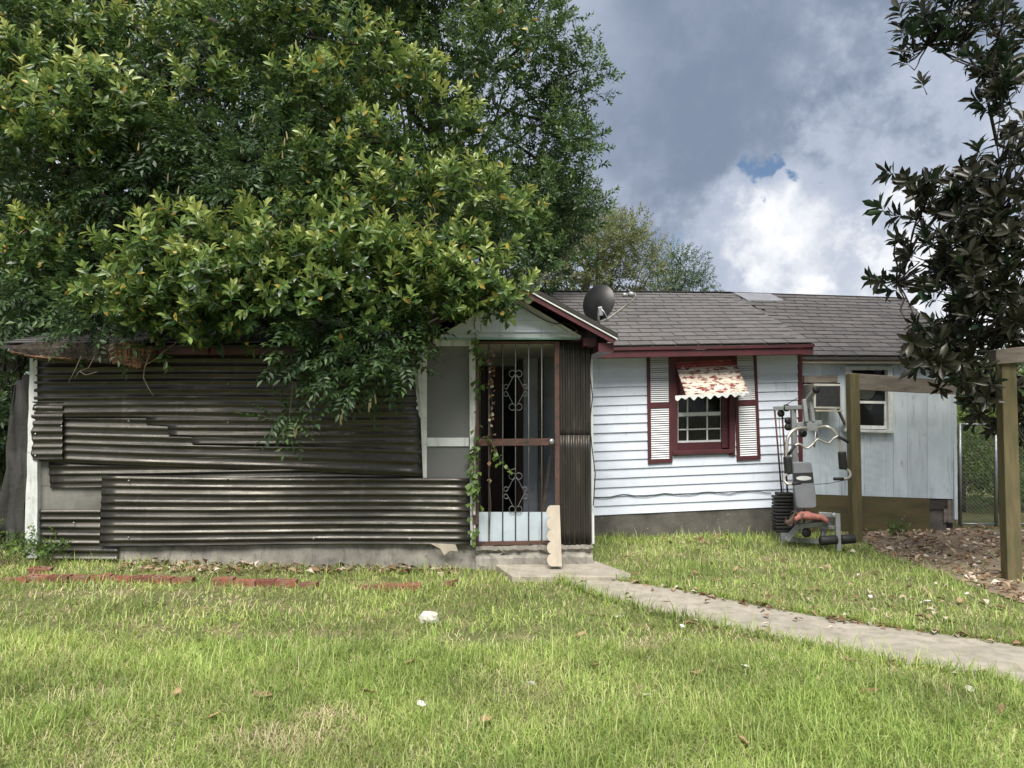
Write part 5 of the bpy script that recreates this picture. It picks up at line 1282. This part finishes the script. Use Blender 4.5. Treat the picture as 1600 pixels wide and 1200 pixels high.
# evergreen behind the gable
b3 = Vector((-1.6, 14.2, -.1)); t3 = tree('evergreen_tree', b3, 'tall small-leaved evergreen tree rising behind the gable and main roof')
_, tp3 = trunk_at(t3, [b3, b3 + Vector((.1, 0, 2.2)), b3 + Vector((.0, .1, 4.2)), b3 + Vector((.2, 0, 6.5)), b3 + Vector((.1, 0, 9.5))], [.28, .24, .2, .14, .05], M['bark2'])
poly3 = [(430, -260), (840, -230), (872, 30), (868, 60), (925, 130), (880, 175), (905, 230), (915, 300), (910, 330), (850, 385), (840, 440), (560, 450), (430, 300)]
C3, R3 = px_cloud(100, [(p[0] if p[0] < 700 else p[0] - 12, p[1]) for p in poly3], 11.0, 14.0, .42, .72)
for x, y in ((850, 20), (870, 60), (895, 110), (905, 130), (870, 170), (880, 215), (888, 250), (880, 290), (890, 320), (860, 350), (846, 130), (840, 60), (820, 0), (850, 300), (830, 380), (800, 410), (840, 420), (815, 340), (835, 260), (820, 180), (860, 400), (790, 300), (860, 110), (780, 240), (845, 200), (870, 330), (800, 120), (760, 340)):
    C3.append(wp(x + 10, y, rng.uniform(11.2, 12.6))); R3.append(rng.uniform(.34, .48))
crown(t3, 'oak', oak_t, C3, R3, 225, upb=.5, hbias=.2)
limbs(t3, tp3, [Vector(c) - b3 for c in C3[::3]], M['bark2'], .07, .012, .3)
# olive-green tree far behind the ridge
b4 = Vector((2.0, 21.5, -.1)); t4 = tree('background_tree', b4, 'airy olive-green tree seen over the ridge behind the satellite dish')
_, tp4 = trunk_at(t4, [b4, b4 + Vector((.1, 0, 2)), b4 + Vector((0, 0, 4)), b4 + Vector((.3, 0, 6.2))], [.22, .18, .14, .05], M['bark2'])
C4, R4 = px_cloud(38, [(790, 470), (800, 380), (870, 335), (925, 335), (980, 352), (1005, 375), (1015, 400), (1030, 410), (1040, 470)], 20, 22.5, .45, .85)
crown(t4, 'olive', oliv_t, C4, R4, 115, upb=.35, hbias=.1, inner=.5)
limbs(t4, tp4, [Vector(c) - b4 for c in C4[::2]], M['bark2'], .06, .012, .3)
b5 = Vector((6.0, 27.0, -.1)); t5 = tree('background_tree', b5, 'low blue-green tree whose top shows above the ridge, right of the olive-green one')
_, tp5 = trunk_at(t5, [b5, b5 + Vector((.1, 0, 2.5)), b5 + Vector((.1, 0, 5.0))], [.2, .15, .05], M['bark2'])
C5 = [wp(x, y, Y) for x, y, Y in ((1040, 420, 26), (1055, 408, 26.3), (1070, 415, 26), (1060, 440, 26), (1085, 440, 26.4), (1040, 450, 26), (1095, 452, 26.4), (1075, 455, 26), (1030, 440, 26.5), (1050, 480, 26.5), (1080, 490, 26.5))]
crown(t5, 'blue', oliv_t, C5, [.62] * len(C5), 130, upb=.2); limbs(t5, tp5, [Vector(c) - b5 for c in C5], M['bark2'], .05, .012, .3)
# darker trees behind on the left
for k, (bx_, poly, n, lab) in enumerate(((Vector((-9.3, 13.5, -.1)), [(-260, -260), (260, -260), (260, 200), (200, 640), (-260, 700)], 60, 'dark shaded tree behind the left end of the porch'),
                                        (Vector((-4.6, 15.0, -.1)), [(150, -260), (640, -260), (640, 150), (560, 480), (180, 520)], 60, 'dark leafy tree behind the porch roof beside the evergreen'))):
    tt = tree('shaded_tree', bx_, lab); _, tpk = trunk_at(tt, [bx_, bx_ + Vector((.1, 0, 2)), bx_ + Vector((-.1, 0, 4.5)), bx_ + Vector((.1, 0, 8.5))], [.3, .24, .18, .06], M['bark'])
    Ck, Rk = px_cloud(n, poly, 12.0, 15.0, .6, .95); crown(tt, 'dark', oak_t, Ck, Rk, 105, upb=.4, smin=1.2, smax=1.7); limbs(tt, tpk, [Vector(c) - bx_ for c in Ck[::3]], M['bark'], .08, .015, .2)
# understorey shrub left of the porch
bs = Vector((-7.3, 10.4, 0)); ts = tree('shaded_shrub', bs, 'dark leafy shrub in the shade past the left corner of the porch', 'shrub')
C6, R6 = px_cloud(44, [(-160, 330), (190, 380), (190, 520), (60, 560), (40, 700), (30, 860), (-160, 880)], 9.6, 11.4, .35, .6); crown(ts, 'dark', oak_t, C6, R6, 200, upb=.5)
limbs(ts, [Vector((0, 0, 0)), Vector((.05, 0, .6)), Vector((0, .1, 1.4))], [Vector(c) - bs for c in C6[::2]], M['bark'], .03, .008, 0)
# magnolia
bmg = Vector((6.55, 7.9, -.1)); tm = tree('magnolia_tree', bmg, 'magnolia with big dark glossy leaves and brown undersides beside the timber post')
_, tpm = trunk_at(tm, [bmg, bmg + Vector((-.05, 0, 1.5)), bmg + Vector((.05, .1, 3)), bmg + Vector((0, 0, 5)), bmg + Vector((.1, 0, 7.5))], [.22, .19, .16, .12, .04], M['bark2'])
mg = [(1420, 35), (1436, 88), (1478, 22), (1500, 62), (1530, 42), (1560, 28), (1590, 62), (1543, 108), (1518, 92), (1570, 140), (1592, 118), (1552, 165), (1425, 92), (1600, 215), (1460, 55), (1490, 0), (1540, 5), (1580, 170),
      (1424, 285), (1450, 312), (1420, 350), (1440, 380), (1384, 436), (1400, 450), (1480, 332), (1500, 302), (1540, 282), (1592, 272), (1482, 400), (1522, 382), (1560, 342), (1440, 412), (1462, 458), (1500, 442), (1540, 432), (1580, 420), (1592, 362), (1500, 500), (1532, 482), (1570, 482), (1600, 502), (1472, 545), (1505, 532), (1452, 566), (1490, 572), (1530, 562), (1562, 540), (1540, 612), (1552, 640), (1592, 602), (1600, 652), (1605, 700), (1560, 390), (1545, 330), (1520, 420), (1480, 440), (1555, 455), (1580, 540), (1515, 590), (1470, 520), (1575, 310), (1525, 310), (1500, 350), (1535, 360), (1575, 450), (1545, 515)]
tips = []
for x, y in mg:
    for q in range(7 if x > 1440 else 3):
        xx, yy = x + rng.normal() * 15, y + rng.normal() * 14
        tips.append(wp(xx, yy, rng.uniform(7.45, 8.2) if (1535 < xx < 1640 and yy > 515) else rng.uniform(6.6, 7.7)))
for k in range(160): tips.append(bmg + Vector((rng.normal() * .9 + .5, rng.normal() * 1.0 + .3, rng.uniform(2.2, 8.0))))
for k in range(300): tips.append(wp(rng.uniform(1630, 2050), rng.uniform(-260, 720), rng.uniform(7.4, 9.2)))
tipsn = np.array([t[:] for t in tips]); Dm = tipsn - np.array((bmg + Vector((0, 0, 3.4)))[:]); Dm /= np.linalg.norm(Dm, axis=1, keepdims=True); Dm = Dm * .8 + np.array([0, 0, .5]) + rng.normal(size=Dm.shape) * .4
V, T_, c = scatter(mag_t, tipsn, Dm, rng.uniform(.8, 1.15, len(tips)), rng.normal(0, .1, len(tips)))
np_mesh('crown', V - np.array(bmg[:]), T_, c, LM['magnolia'], tm)
forks = [wp(1500, 70, 7.4), wp(1560, 60, 7.2), wp(1440, 330, 7.3), wp(1500, 400, 7.2), wp(1560, 330, 7.2), wp(1490, 540, 7.2), wp(1560, 500, 7.3), wp(1400, 440, 7.2), wp(1560, 620, 7.5), wp(1450, 70, 7.3), wp(1700, 200, 7.3), wp(1800, 400, 7), wp(1750, 0, 8)]
limbs(tm, tpm, [f - bmg for f in forks], M['bark'], .05, .010, .25)
tw = MB()
for t_i in tips:
    f = min(forks, key=lambda q: (q - t_i).length)
    if (f - t_i).length < 1.1: tw.tube(wander(f - bmg, t_i - bmg, 5, .15), [.010, .009, .008, .006, .005], 4)
tag(tw.build('twigs', M['bark'], tm, fixn=False), kind='stuff')
# greenery behind the fence on the right
for k, (px_, Y, hgt, lab, lm) in enumerate(((1500, 12.4, 1.5, 'bright green shrub tangled behind the chain-link gate', 'hedge'), (1560, 13.6, 1.9, 'yellow-green bush behind the gate post', 'hedge'), (1630, 12.6, 2.0, 'leafy bush behind the chain-link fence by the timber post', 'hedge'), (1545, 17.5, 3.0, 'darker tree in the yard beyond the chain-link gate', 'oak'), (1660, 20, 3.4, 'broad tree beyond the fence, behind the magnolia', 'oak'))):
    bq = wp(px_, 700, Y); bq = Vector((bq.x, bq.y, 0)); ts = tree('yard_shrub' if k < 3 else 'yard_tree', bq, lab, 'shrub' if k < 3 else 'tree')
    n = 24 if k < 3 else 26; Cq = [bq + Vector((rng.normal() * .55 * (1 if k < 3 else 1.8), rng.normal() * .5, rng.uniform(.12, hgt))) for _ in range(n)]
    crown(ts, lm, weed_t if k < 3 else big_t, Cq, [rng.uniform(.3, .5) * (1 if k < 3 else 1.5) for _ in range(n)], 260 if k < 3 else 60, upb=.5)
    sp_ = [Vector((0, 0, -.1)), Vector((.03, 0, hgt * .35)), Vector((0, 0, hgt * .6))]; MB().tube(sp_, [.06, .05, .03], 8).build('trunk', M['bark2'], ts, smooth=True)
    limbs(ts, sp_, [Vector(q) - bq for q in Cq[::2]], M['bark2'], .02, .006, .1)
# far wood closing the horizon
P = []; 
for k in range(2600):
    a = rng.uniform(-1.25, 1.25); d = rng.uniform(45, 60); P.append((math.sin(a) * d, math.cos(a) * d, rng.uniform(0, 1) ** .7 * (4.2 + 1.2 * math.sin(a * 9) + .6 * math.sin(a * 23))))
P = np.array(P); V, T_, c = scatter(big_t, P, rng.normal(size=P.shape) + [0, -.5, .6], rng.uniform(3.0, 5.0, len(P)), rng.normal(0, .15, len(P)))
tag(np_mesh('far_wood', V, T_, c, LM['oak']), 'far-off wood closing the view behind the house', kind='stuff')
# vine on the door frame
vl_loc = h2w(hp(741, 850, -.08)); tv_ = tree('climbing_vine', vl_loc, 'leafy green vine climbing the white frame left of the barred door', 'vine')
vpts = [(741, 852), (738, 800), (742, 760), (739, 720), (741, 690), (744, 650), (746, 600), (748, 560), (744, 535), (741, 505), (748, 480)]
def hw(x, y, v): return h2w(hp(x, y, v))
vp = [hw(x, y, -.085) - vl_loc for x, y in vpts]; MB().tube(vp, .005, 5).build('stem', M['twig'], tv_)
vp2 = [hw(x, y, -.075) - vl_loc for x, y in ((744, 690), (758, 682), (768, 690), (777, 712), (787, 728), (797, 735), (806, 732))]; MB().tube(vp2, .004, 4).build('stem', M['twig'], tv_)
P, Dd = [], []
for seg, n in ((vpts, 74), ([(744, 690), (758, 682), (768, 690), (777, 712), (787, 728), (800, 735)], 18), ([(744, 690), (740, 740), (738, 770)], 40), ([(742, 545), (752, 570), (750, 620)], 14), ([(700, 500), (745, 480), (770, 470)], 22)):
    for k in range(n):
        s = rng.uniform(0, len(seg) - 1); i = int(s); x = seg[i][0] + (seg[min(i + 1, len(seg) - 1)][0] - seg[i][0]) * (s - i); y = seg[i][1] + (seg[min(i + 1, len(seg) - 1)][1] - seg[i][1]) * (s - i)
        P.append(hw(x + rng.normal() * 4, y + rng.normal() * 3, -.10 + rng.normal() * .015) - vl_loc); Dd.append((rng.normal() * .7, -.5, -.7 + rng.normal() * .3))
lf = leaf_geo(.075, .062, .12, .15); hl = [(lf[0], lf[1], np.full(5, q)) for q in (.3, .6, .9)]
V, T_, c = scatter(hl, np.array([p[:] for p in P]), np.array(Dd), rng.uniform(.6, 1.15, len(P)), rng.normal(0, .1, len(P)), roll=False); np_mesh('leaves', V, T_, c, LM['weed'], tv_)
dv = h2w(hp(766, 850, -.07)); td = tree('dried_vine', dv, 'withered brown vine hanging down a bar of the door', 'vine')
dp = [(765, 540), (768, 570), (766, 600), (769, 630), (766, 660), (768, 700), (764, 740), (767, 790), (764, 846)]
MB().tube([hw(x, y, -.055) - dv for x, y in dp], .004, 5).build('stem', M['rust'], td)
P = [hw(np.interp(y, [q[1] for q in dp], [q[0] for q in dp]) + rng.normal() * 2.5, y, -.065) - dv for y in np.concatenate([rng.uniform(545, 690, 46), rng.uniform(690, 760, 8)])]
V, T_, c = scatter([(lf[0] * .7, lf[1], np.full(5, q)) for q in (.35, .6, .95)], np.array([p[:] for p in P]), rng.normal(size=(len(P), 3)) + [0, -.4, -.8], rng.uniform(.6, 1.1, len(P)), rng.normal(0, .12, len(P))); np_mesh('leaves', V, T_, c, LM['litter'], td)
# weeds
def weed(x, y, n, hgt, spread, label, dY=0):
    b = ground(x, y); e = tree('weed', b, label, 'weed'); P, Dd = [], []
    st_ = MB()
    for k in range(n):
        tip = Vector((rng.normal() * spread, rng.normal() * spread * .5, hgt * rng.uniform(.35, 1))); st_.tube(wander(Vector((0, 0, -.02)), tip, 4, .2), [.004, .003, .003, .002], 4)
        for q in range(3): P.append(tip * (1 - .22 * q)); Dd.append((rng.normal(), rng.normal() - .3, .5))
    st_.build('stem', M['twig'], e, fixn=False); V, T_, c = scatter(weed_t, np.array([p[:] for p in P]), np.array(Dd), rng.uniform(.7, 1.1, len(P)), rng.normal(0, .15, len(P))); np_mesh('leaves', V, T_, c, LM['weed'], e)
weed(12, 885, 16, .32, .16, 'bushy green weed at the foot of the tarpaulin')
weed(72, 885, 8, .30, .12, 'thin leafy weed at the foot of the white corner post')
weed(199, 872, 5, .13, .06, 'small weed against the concrete at the lower corrugated sheet corner')
weed(530, 873, 7, .16, .08, 'small weed sprouting before the middle of the concrete foundation')
weed(735, 878, 9, .22, .10, 'clump of weed below the white screen frame')
weed(1405, 838, 4, .14, .05, 'small weed in front of the mossy plank under the grey wall')
weed(1605, 800, 10, .8, .15, 'tall green weed just behind the right timber post')

# ================================================================== GRASS AND LITTER
HP = [h2w((UL - .05, 0.0, 0)), h2w((UR + .02, 0.0, 0)), h2w((UR + .02, VM + .05, 0)), h2w((UC, VM + .05, 0)), h2w((UA, VA, 0)), h2w((UA, VB, 0)), h2w((UL - .05, VB, 0))]; HPOLY = np.array([(p.x, p.y) for p in HP])
def lat(x, y, s, seed):                                   # cheap smooth noise
    g = np.random.default_rng(seed); r = np.zeros_like(x)
    for k in range(7):
        a = g.uniform(0, 6.28); f = s * (1.0 + .9 * k * .5); r += np.sin((x * math.cos(a) + y * math.sin(a)) * f + g.uniform(0, 6.28)) / (1 + .35 * k)
    return r / 3
DIRT = [ground(1350, 845), ground(1385, 872), ground(1440, 885), ground(1510, 915), ground(1600, 945), ground(1750, 960), ground(1800, 838), ground(1500, 826), ground(1345, 832)]; DPOLY = np.array([(p.x, p.y) for p in DIRT])
bare = [(ground(440, 1160), .36, .20), (ground(735, 1005), .26, .16), (ground(330, 938), .75, .17), (ground(130, 1090), .25, .1), (ground(1000, 1010), .2, .12), (ground(520, 1120), .25, .12), (ground(120, 930), .5, .15), (ground(350, 880), 1.2, .12)]
def lawn(n, y0, y1, name, wmul, lmul):
    y = rng.uniform(y0, y1, n); hw_ = .78 * y + .9; x = rng.uniform(-1, 1, n) * hw_
    keep = rng.random(n) < (hw_ / hw_.max())
    x, y = x[keep], y[keep]; Pxy = np.stack([x, y], 1)
    ok = ~inpoly(Pxy, HPOLY) & ~inpoly(Pxy, STOOP)
    onp = inpoly(Pxy, PATHPOLY)
    ok &= ~onp
    dirt = inpoly(Pxy, DPOLY); ok &= ~(dirt & (rng.random(len(x)) > .07 + .2 * (lat(x, y, 4, 5) > .8)))
    ok &= ~((y > 9.2) & (x > 4.2) & (rng.random(len(x)) > .12))
    dn = np.clip(.72 + .38 * lat(x, y, 2.1, 1) + .25 * lat(x, y, 6.5, 2), .16, 1)
    straw = np.clip(.20 + .20 * lat(x, y, 1.3, 3) + .18 * lat(x, y, 5, 4), .04, .65)
    for c_, rx, ry in bare:
        q = np.exp(-(((x - c_.x) / rx) ** 2 + ((y - c_.y) / ry) ** 2)); dn *= 1 - .5 * q; straw = np.maximum(straw, .97 * q)
    ok &= rng.random(len(x)) < dn
    x, y, straw, dn = x[ok], y[ok], straw[ok], dn[ok]; n = len(x)
    z = gz0(x, y); dead = rng.random(n) < straw
    tall = np.clip(1 + .35 * lat(x, y, 3.1, 8), .6, 1.5)
    Lg = rng.gamma(6, .0145, n) * lmul * tall * np.where(dead, .75, 1); W = rng.uniform(.0028, .0056, n) * wmul
    az = rng.uniform(0, 2 * math.pi, n); lean_ = np.clip(rng.normal(1.05, .42, n) + np.where(dead, .45, 0), .05, 1.75)
    dx, dy = np.cos(az), np.sin(az); sx, sy = -dy, dx
    h1, r1 = np.cos(lean_ * .6) * Lg * .5, np.sin(lean_ * .6) * Lg * .5; h2, r2 = h1 + np.cos(lean_ * 1.35) * Lg * .5, r1 + np.sin(lean_ * 1.35) * Lg * .5
    h2 = np.maximum(h2, .006)
    V = np.empty((n, 5, 3)); w = W / 2
    V[:, 0] = np.stack([x - sx * w, y - sy * w, z - .004], 1); V[:, 1] = np.stack([x + sx * w, y + sy * w, z - .004], 1)
    V[:, 2] = np.stack([x + dx * r1 - sx * w * .85, y + dy * r1 - sy * w * .85, z + h1], 1); V[:, 3] = np.stack([x + dx * r1 + sx * w * .85, y + dy * r1 + sy * w * .85, z + h1], 1)
    V[:, 4] = np.stack([x + dx * r2, y + dy * r2, z + h2], 1)
    Tt = np.array([[0, 1, 3], [0, 3, 2], [2, 3, 4]])[None] + (np.arange(n) * 5)[:, None, None]
    tone = np.where(dead, rng.uniform(.82, 1.0, n), np.clip(rng.normal(.42, .20, n) + .14 * lat(x, y, 2.2, 9), 0, .76))
    o = np_mesh(name, V.reshape(-1, 3), Tt.reshape(-1, 3), np.repeat(tone, 5), LM['grass']); return o
def edge_tufts():
    P = []
    for side, sg in ((A2, 1), (B2, -1)):
        for k in range(5200):
            i = rng.integers(0, NA - 1); t = rng.random(); q = side[i] * (1 - t) + side[i + 1] * t
            if q[0] > 7: continue
            P.append((q[0] + rng.normal() * .02, q[1] + sg * abs(rng.normal()) * .035 - sg * .018))
    for k in range(2600):
        i = rng.integers(0, 3); a = [HPOLY[0], HPOLY[1], HPOLY[2]][i] if i < 1 else None
        p = ground(rng.uniform(60, 742), rng.uniform(868, 884)) if k % 2 else ground(rng.uniform(932, 1235), rng.uniform(838, 850)); P.append((p.x, p.y))
    P = np.array(P); n = len(P); x, y = P[:, 0], P[:, 1]; z = gz0(x, y)
    Lg = rng.gamma(6, .017, n); W = rng.uniform(.004, .007, n); az = rng.uniform(0, 6.28, n); ln = np.clip(rng.normal(.8, .35, n), .1, 1.4)
    dx, dy = np.cos(az), np.sin(az); w = W / 2; h1, r1 = np.cos(ln * .6) * Lg * .5, np.sin(ln * .6) * Lg * .5; h2, r2 = np.maximum(h1 + np.cos(ln * 1.4) * Lg * .5, .02), r1 + np.sin(ln * 1.4) * Lg * .5
    V = np.stack([np.stack([x + dy * w, y - dx * w, z], 1), np.stack([x - dy * w, y + dx * w, z], 1), np.stack([x + dx * r1 + dy * w, y + dy * r1 - dx * w, z + h1], 1), np.stack([x + dx * r1 - dy * w, y + dy * r1 + dx * w, z + h1], 1), np.stack([x + dx * r2, y + dy * r2, z + h2], 1)], 1)
    Tt = np.array([[0, 1, 3], [0, 3, 2], [2, 3, 4]])[None] + (np.arange(n) * 5)[:, None, None]
    return np_mesh('grass', V.reshape(-1, 3), Tt.reshape(-1, 3), np.repeat(np.clip(rng.normal(.42, .22, n), 0, .95), 5), LM['grass'])
tag(edge_tufts(), 'longer grass tufts along the path edges and foundations', 'grass', kind='stuff')
tag(lawn(330000, 2.3, 5.2, 'grass', 1.0, 1.0), 'uneven green lawn grass in front of the path', 'grass', kind='stuff')
tag(lawn(170000, 5.2, 10.0, 'grass', 1.5, .92), 'uneven lawn grass nearer the house', 'grass', kind='stuff')
# dry leaf litter on the bare ground to the right, and a little along the path and porch
P = []
while len(P) < 1500:
    x, y = rng.uniform(3.4, 8.5), rng.uniform(5.8, 10.6)
    if inpoly(np.array([[x, y]]), DPOLY)[0] and not inpoly(np.array([[x, y]]), HPOLY)[0]: P.append((x, y))
for k in range(260):
    i = rng.integers(0, NA - 12); q = A2[i] if rng.random() < .8 else B2[i]; P.append((q[0] + rng.normal() * .05, q[1] + rng.normal() * .05))
for k in range(500):
    p = ground(rng.uniform(190, 720), rng.uniform(878, 898)); P.append((p.x, p.y))
for k in range(160):
    p = ground(rng.uniform(940, 1560), rng.uniform(850, 985)); P.append((p.x, p.y))
for k in range(80):
    p = ground(rng.uniform(1040, 1130), rng.uniform(838, 852)); P.append((p.x, p.y))
P = np.array(P); Z = gz0(P[:, 0], P[:, 1]) + .022 + rng.uniform(0, .02, len(P)); P3 = np.stack([P[:, 0], P[:, 1], Z], 1)
l2 = leaf_geo(.085, .042, .3, .1); V, T_, c = scatter([(l2[0], l2[1], np.full(5, q)) for q in (.1, .35, .55, .75, .95)], P3, rng.normal(size=P3.shape) * [1, 1, .18], rng.uniform(.5, 1.3, len(P3)), rng.normal(0, .08, len(P3)), roll=False)
tag(np_mesh('leaf_litter', V, T_, c, LM['litter']), 'dry leaf litter on the bare soil by the timber posts', 'leaf litter', kind='stuff')
# bare soil sheet under the litter
ds_ = MB(); n = len(DPOLY); cx_, cy_ = DPOLY.mean(0); vs = [(cx_, cy_, float(gz0(cx_, cy_)) + .006)]; K_ = 0
ring = []
for i in range(n):
    a, b = DPOLY[i], DPOLY[(i + 1) % n]
    for q in range(8):
        p = a + (b - a) * q / 8; ring.append(p + rng.normal(size=2) * .02)
for f_ in (.5, 1.0):
    for p in ring: q = np.array([cx_, cy_]) + (p - [cx_, cy_]) * f_; vs.append((q[0], q[1], float(gz0(q[0], q[1])) + .008))
m_ = len(ring); fs = [(0, 1 + i, 1 + (i + 1) % m_) for i in range(m_)] + [(1 + i, 1 + m_ + i, 1 + m_ + (i + 1) % m_, 1 + (i + 1) % m_) for i in range(m_)]
M['dirt'] = material('bare_soil', (.25, .195, .14), (.17, .13, .09), rough=.97, scale=3, c3=(.28, .22, .17), c3scale=14, c3lo=.58, c3hi=.7, bump=.8, bscale=30, bdist=.02)
tag(ds_.add(vs, fs).build('bare_soil', M['dirt'], smooth=True), 'bare brown soil under the magnolia and timber posts', kind='structure')
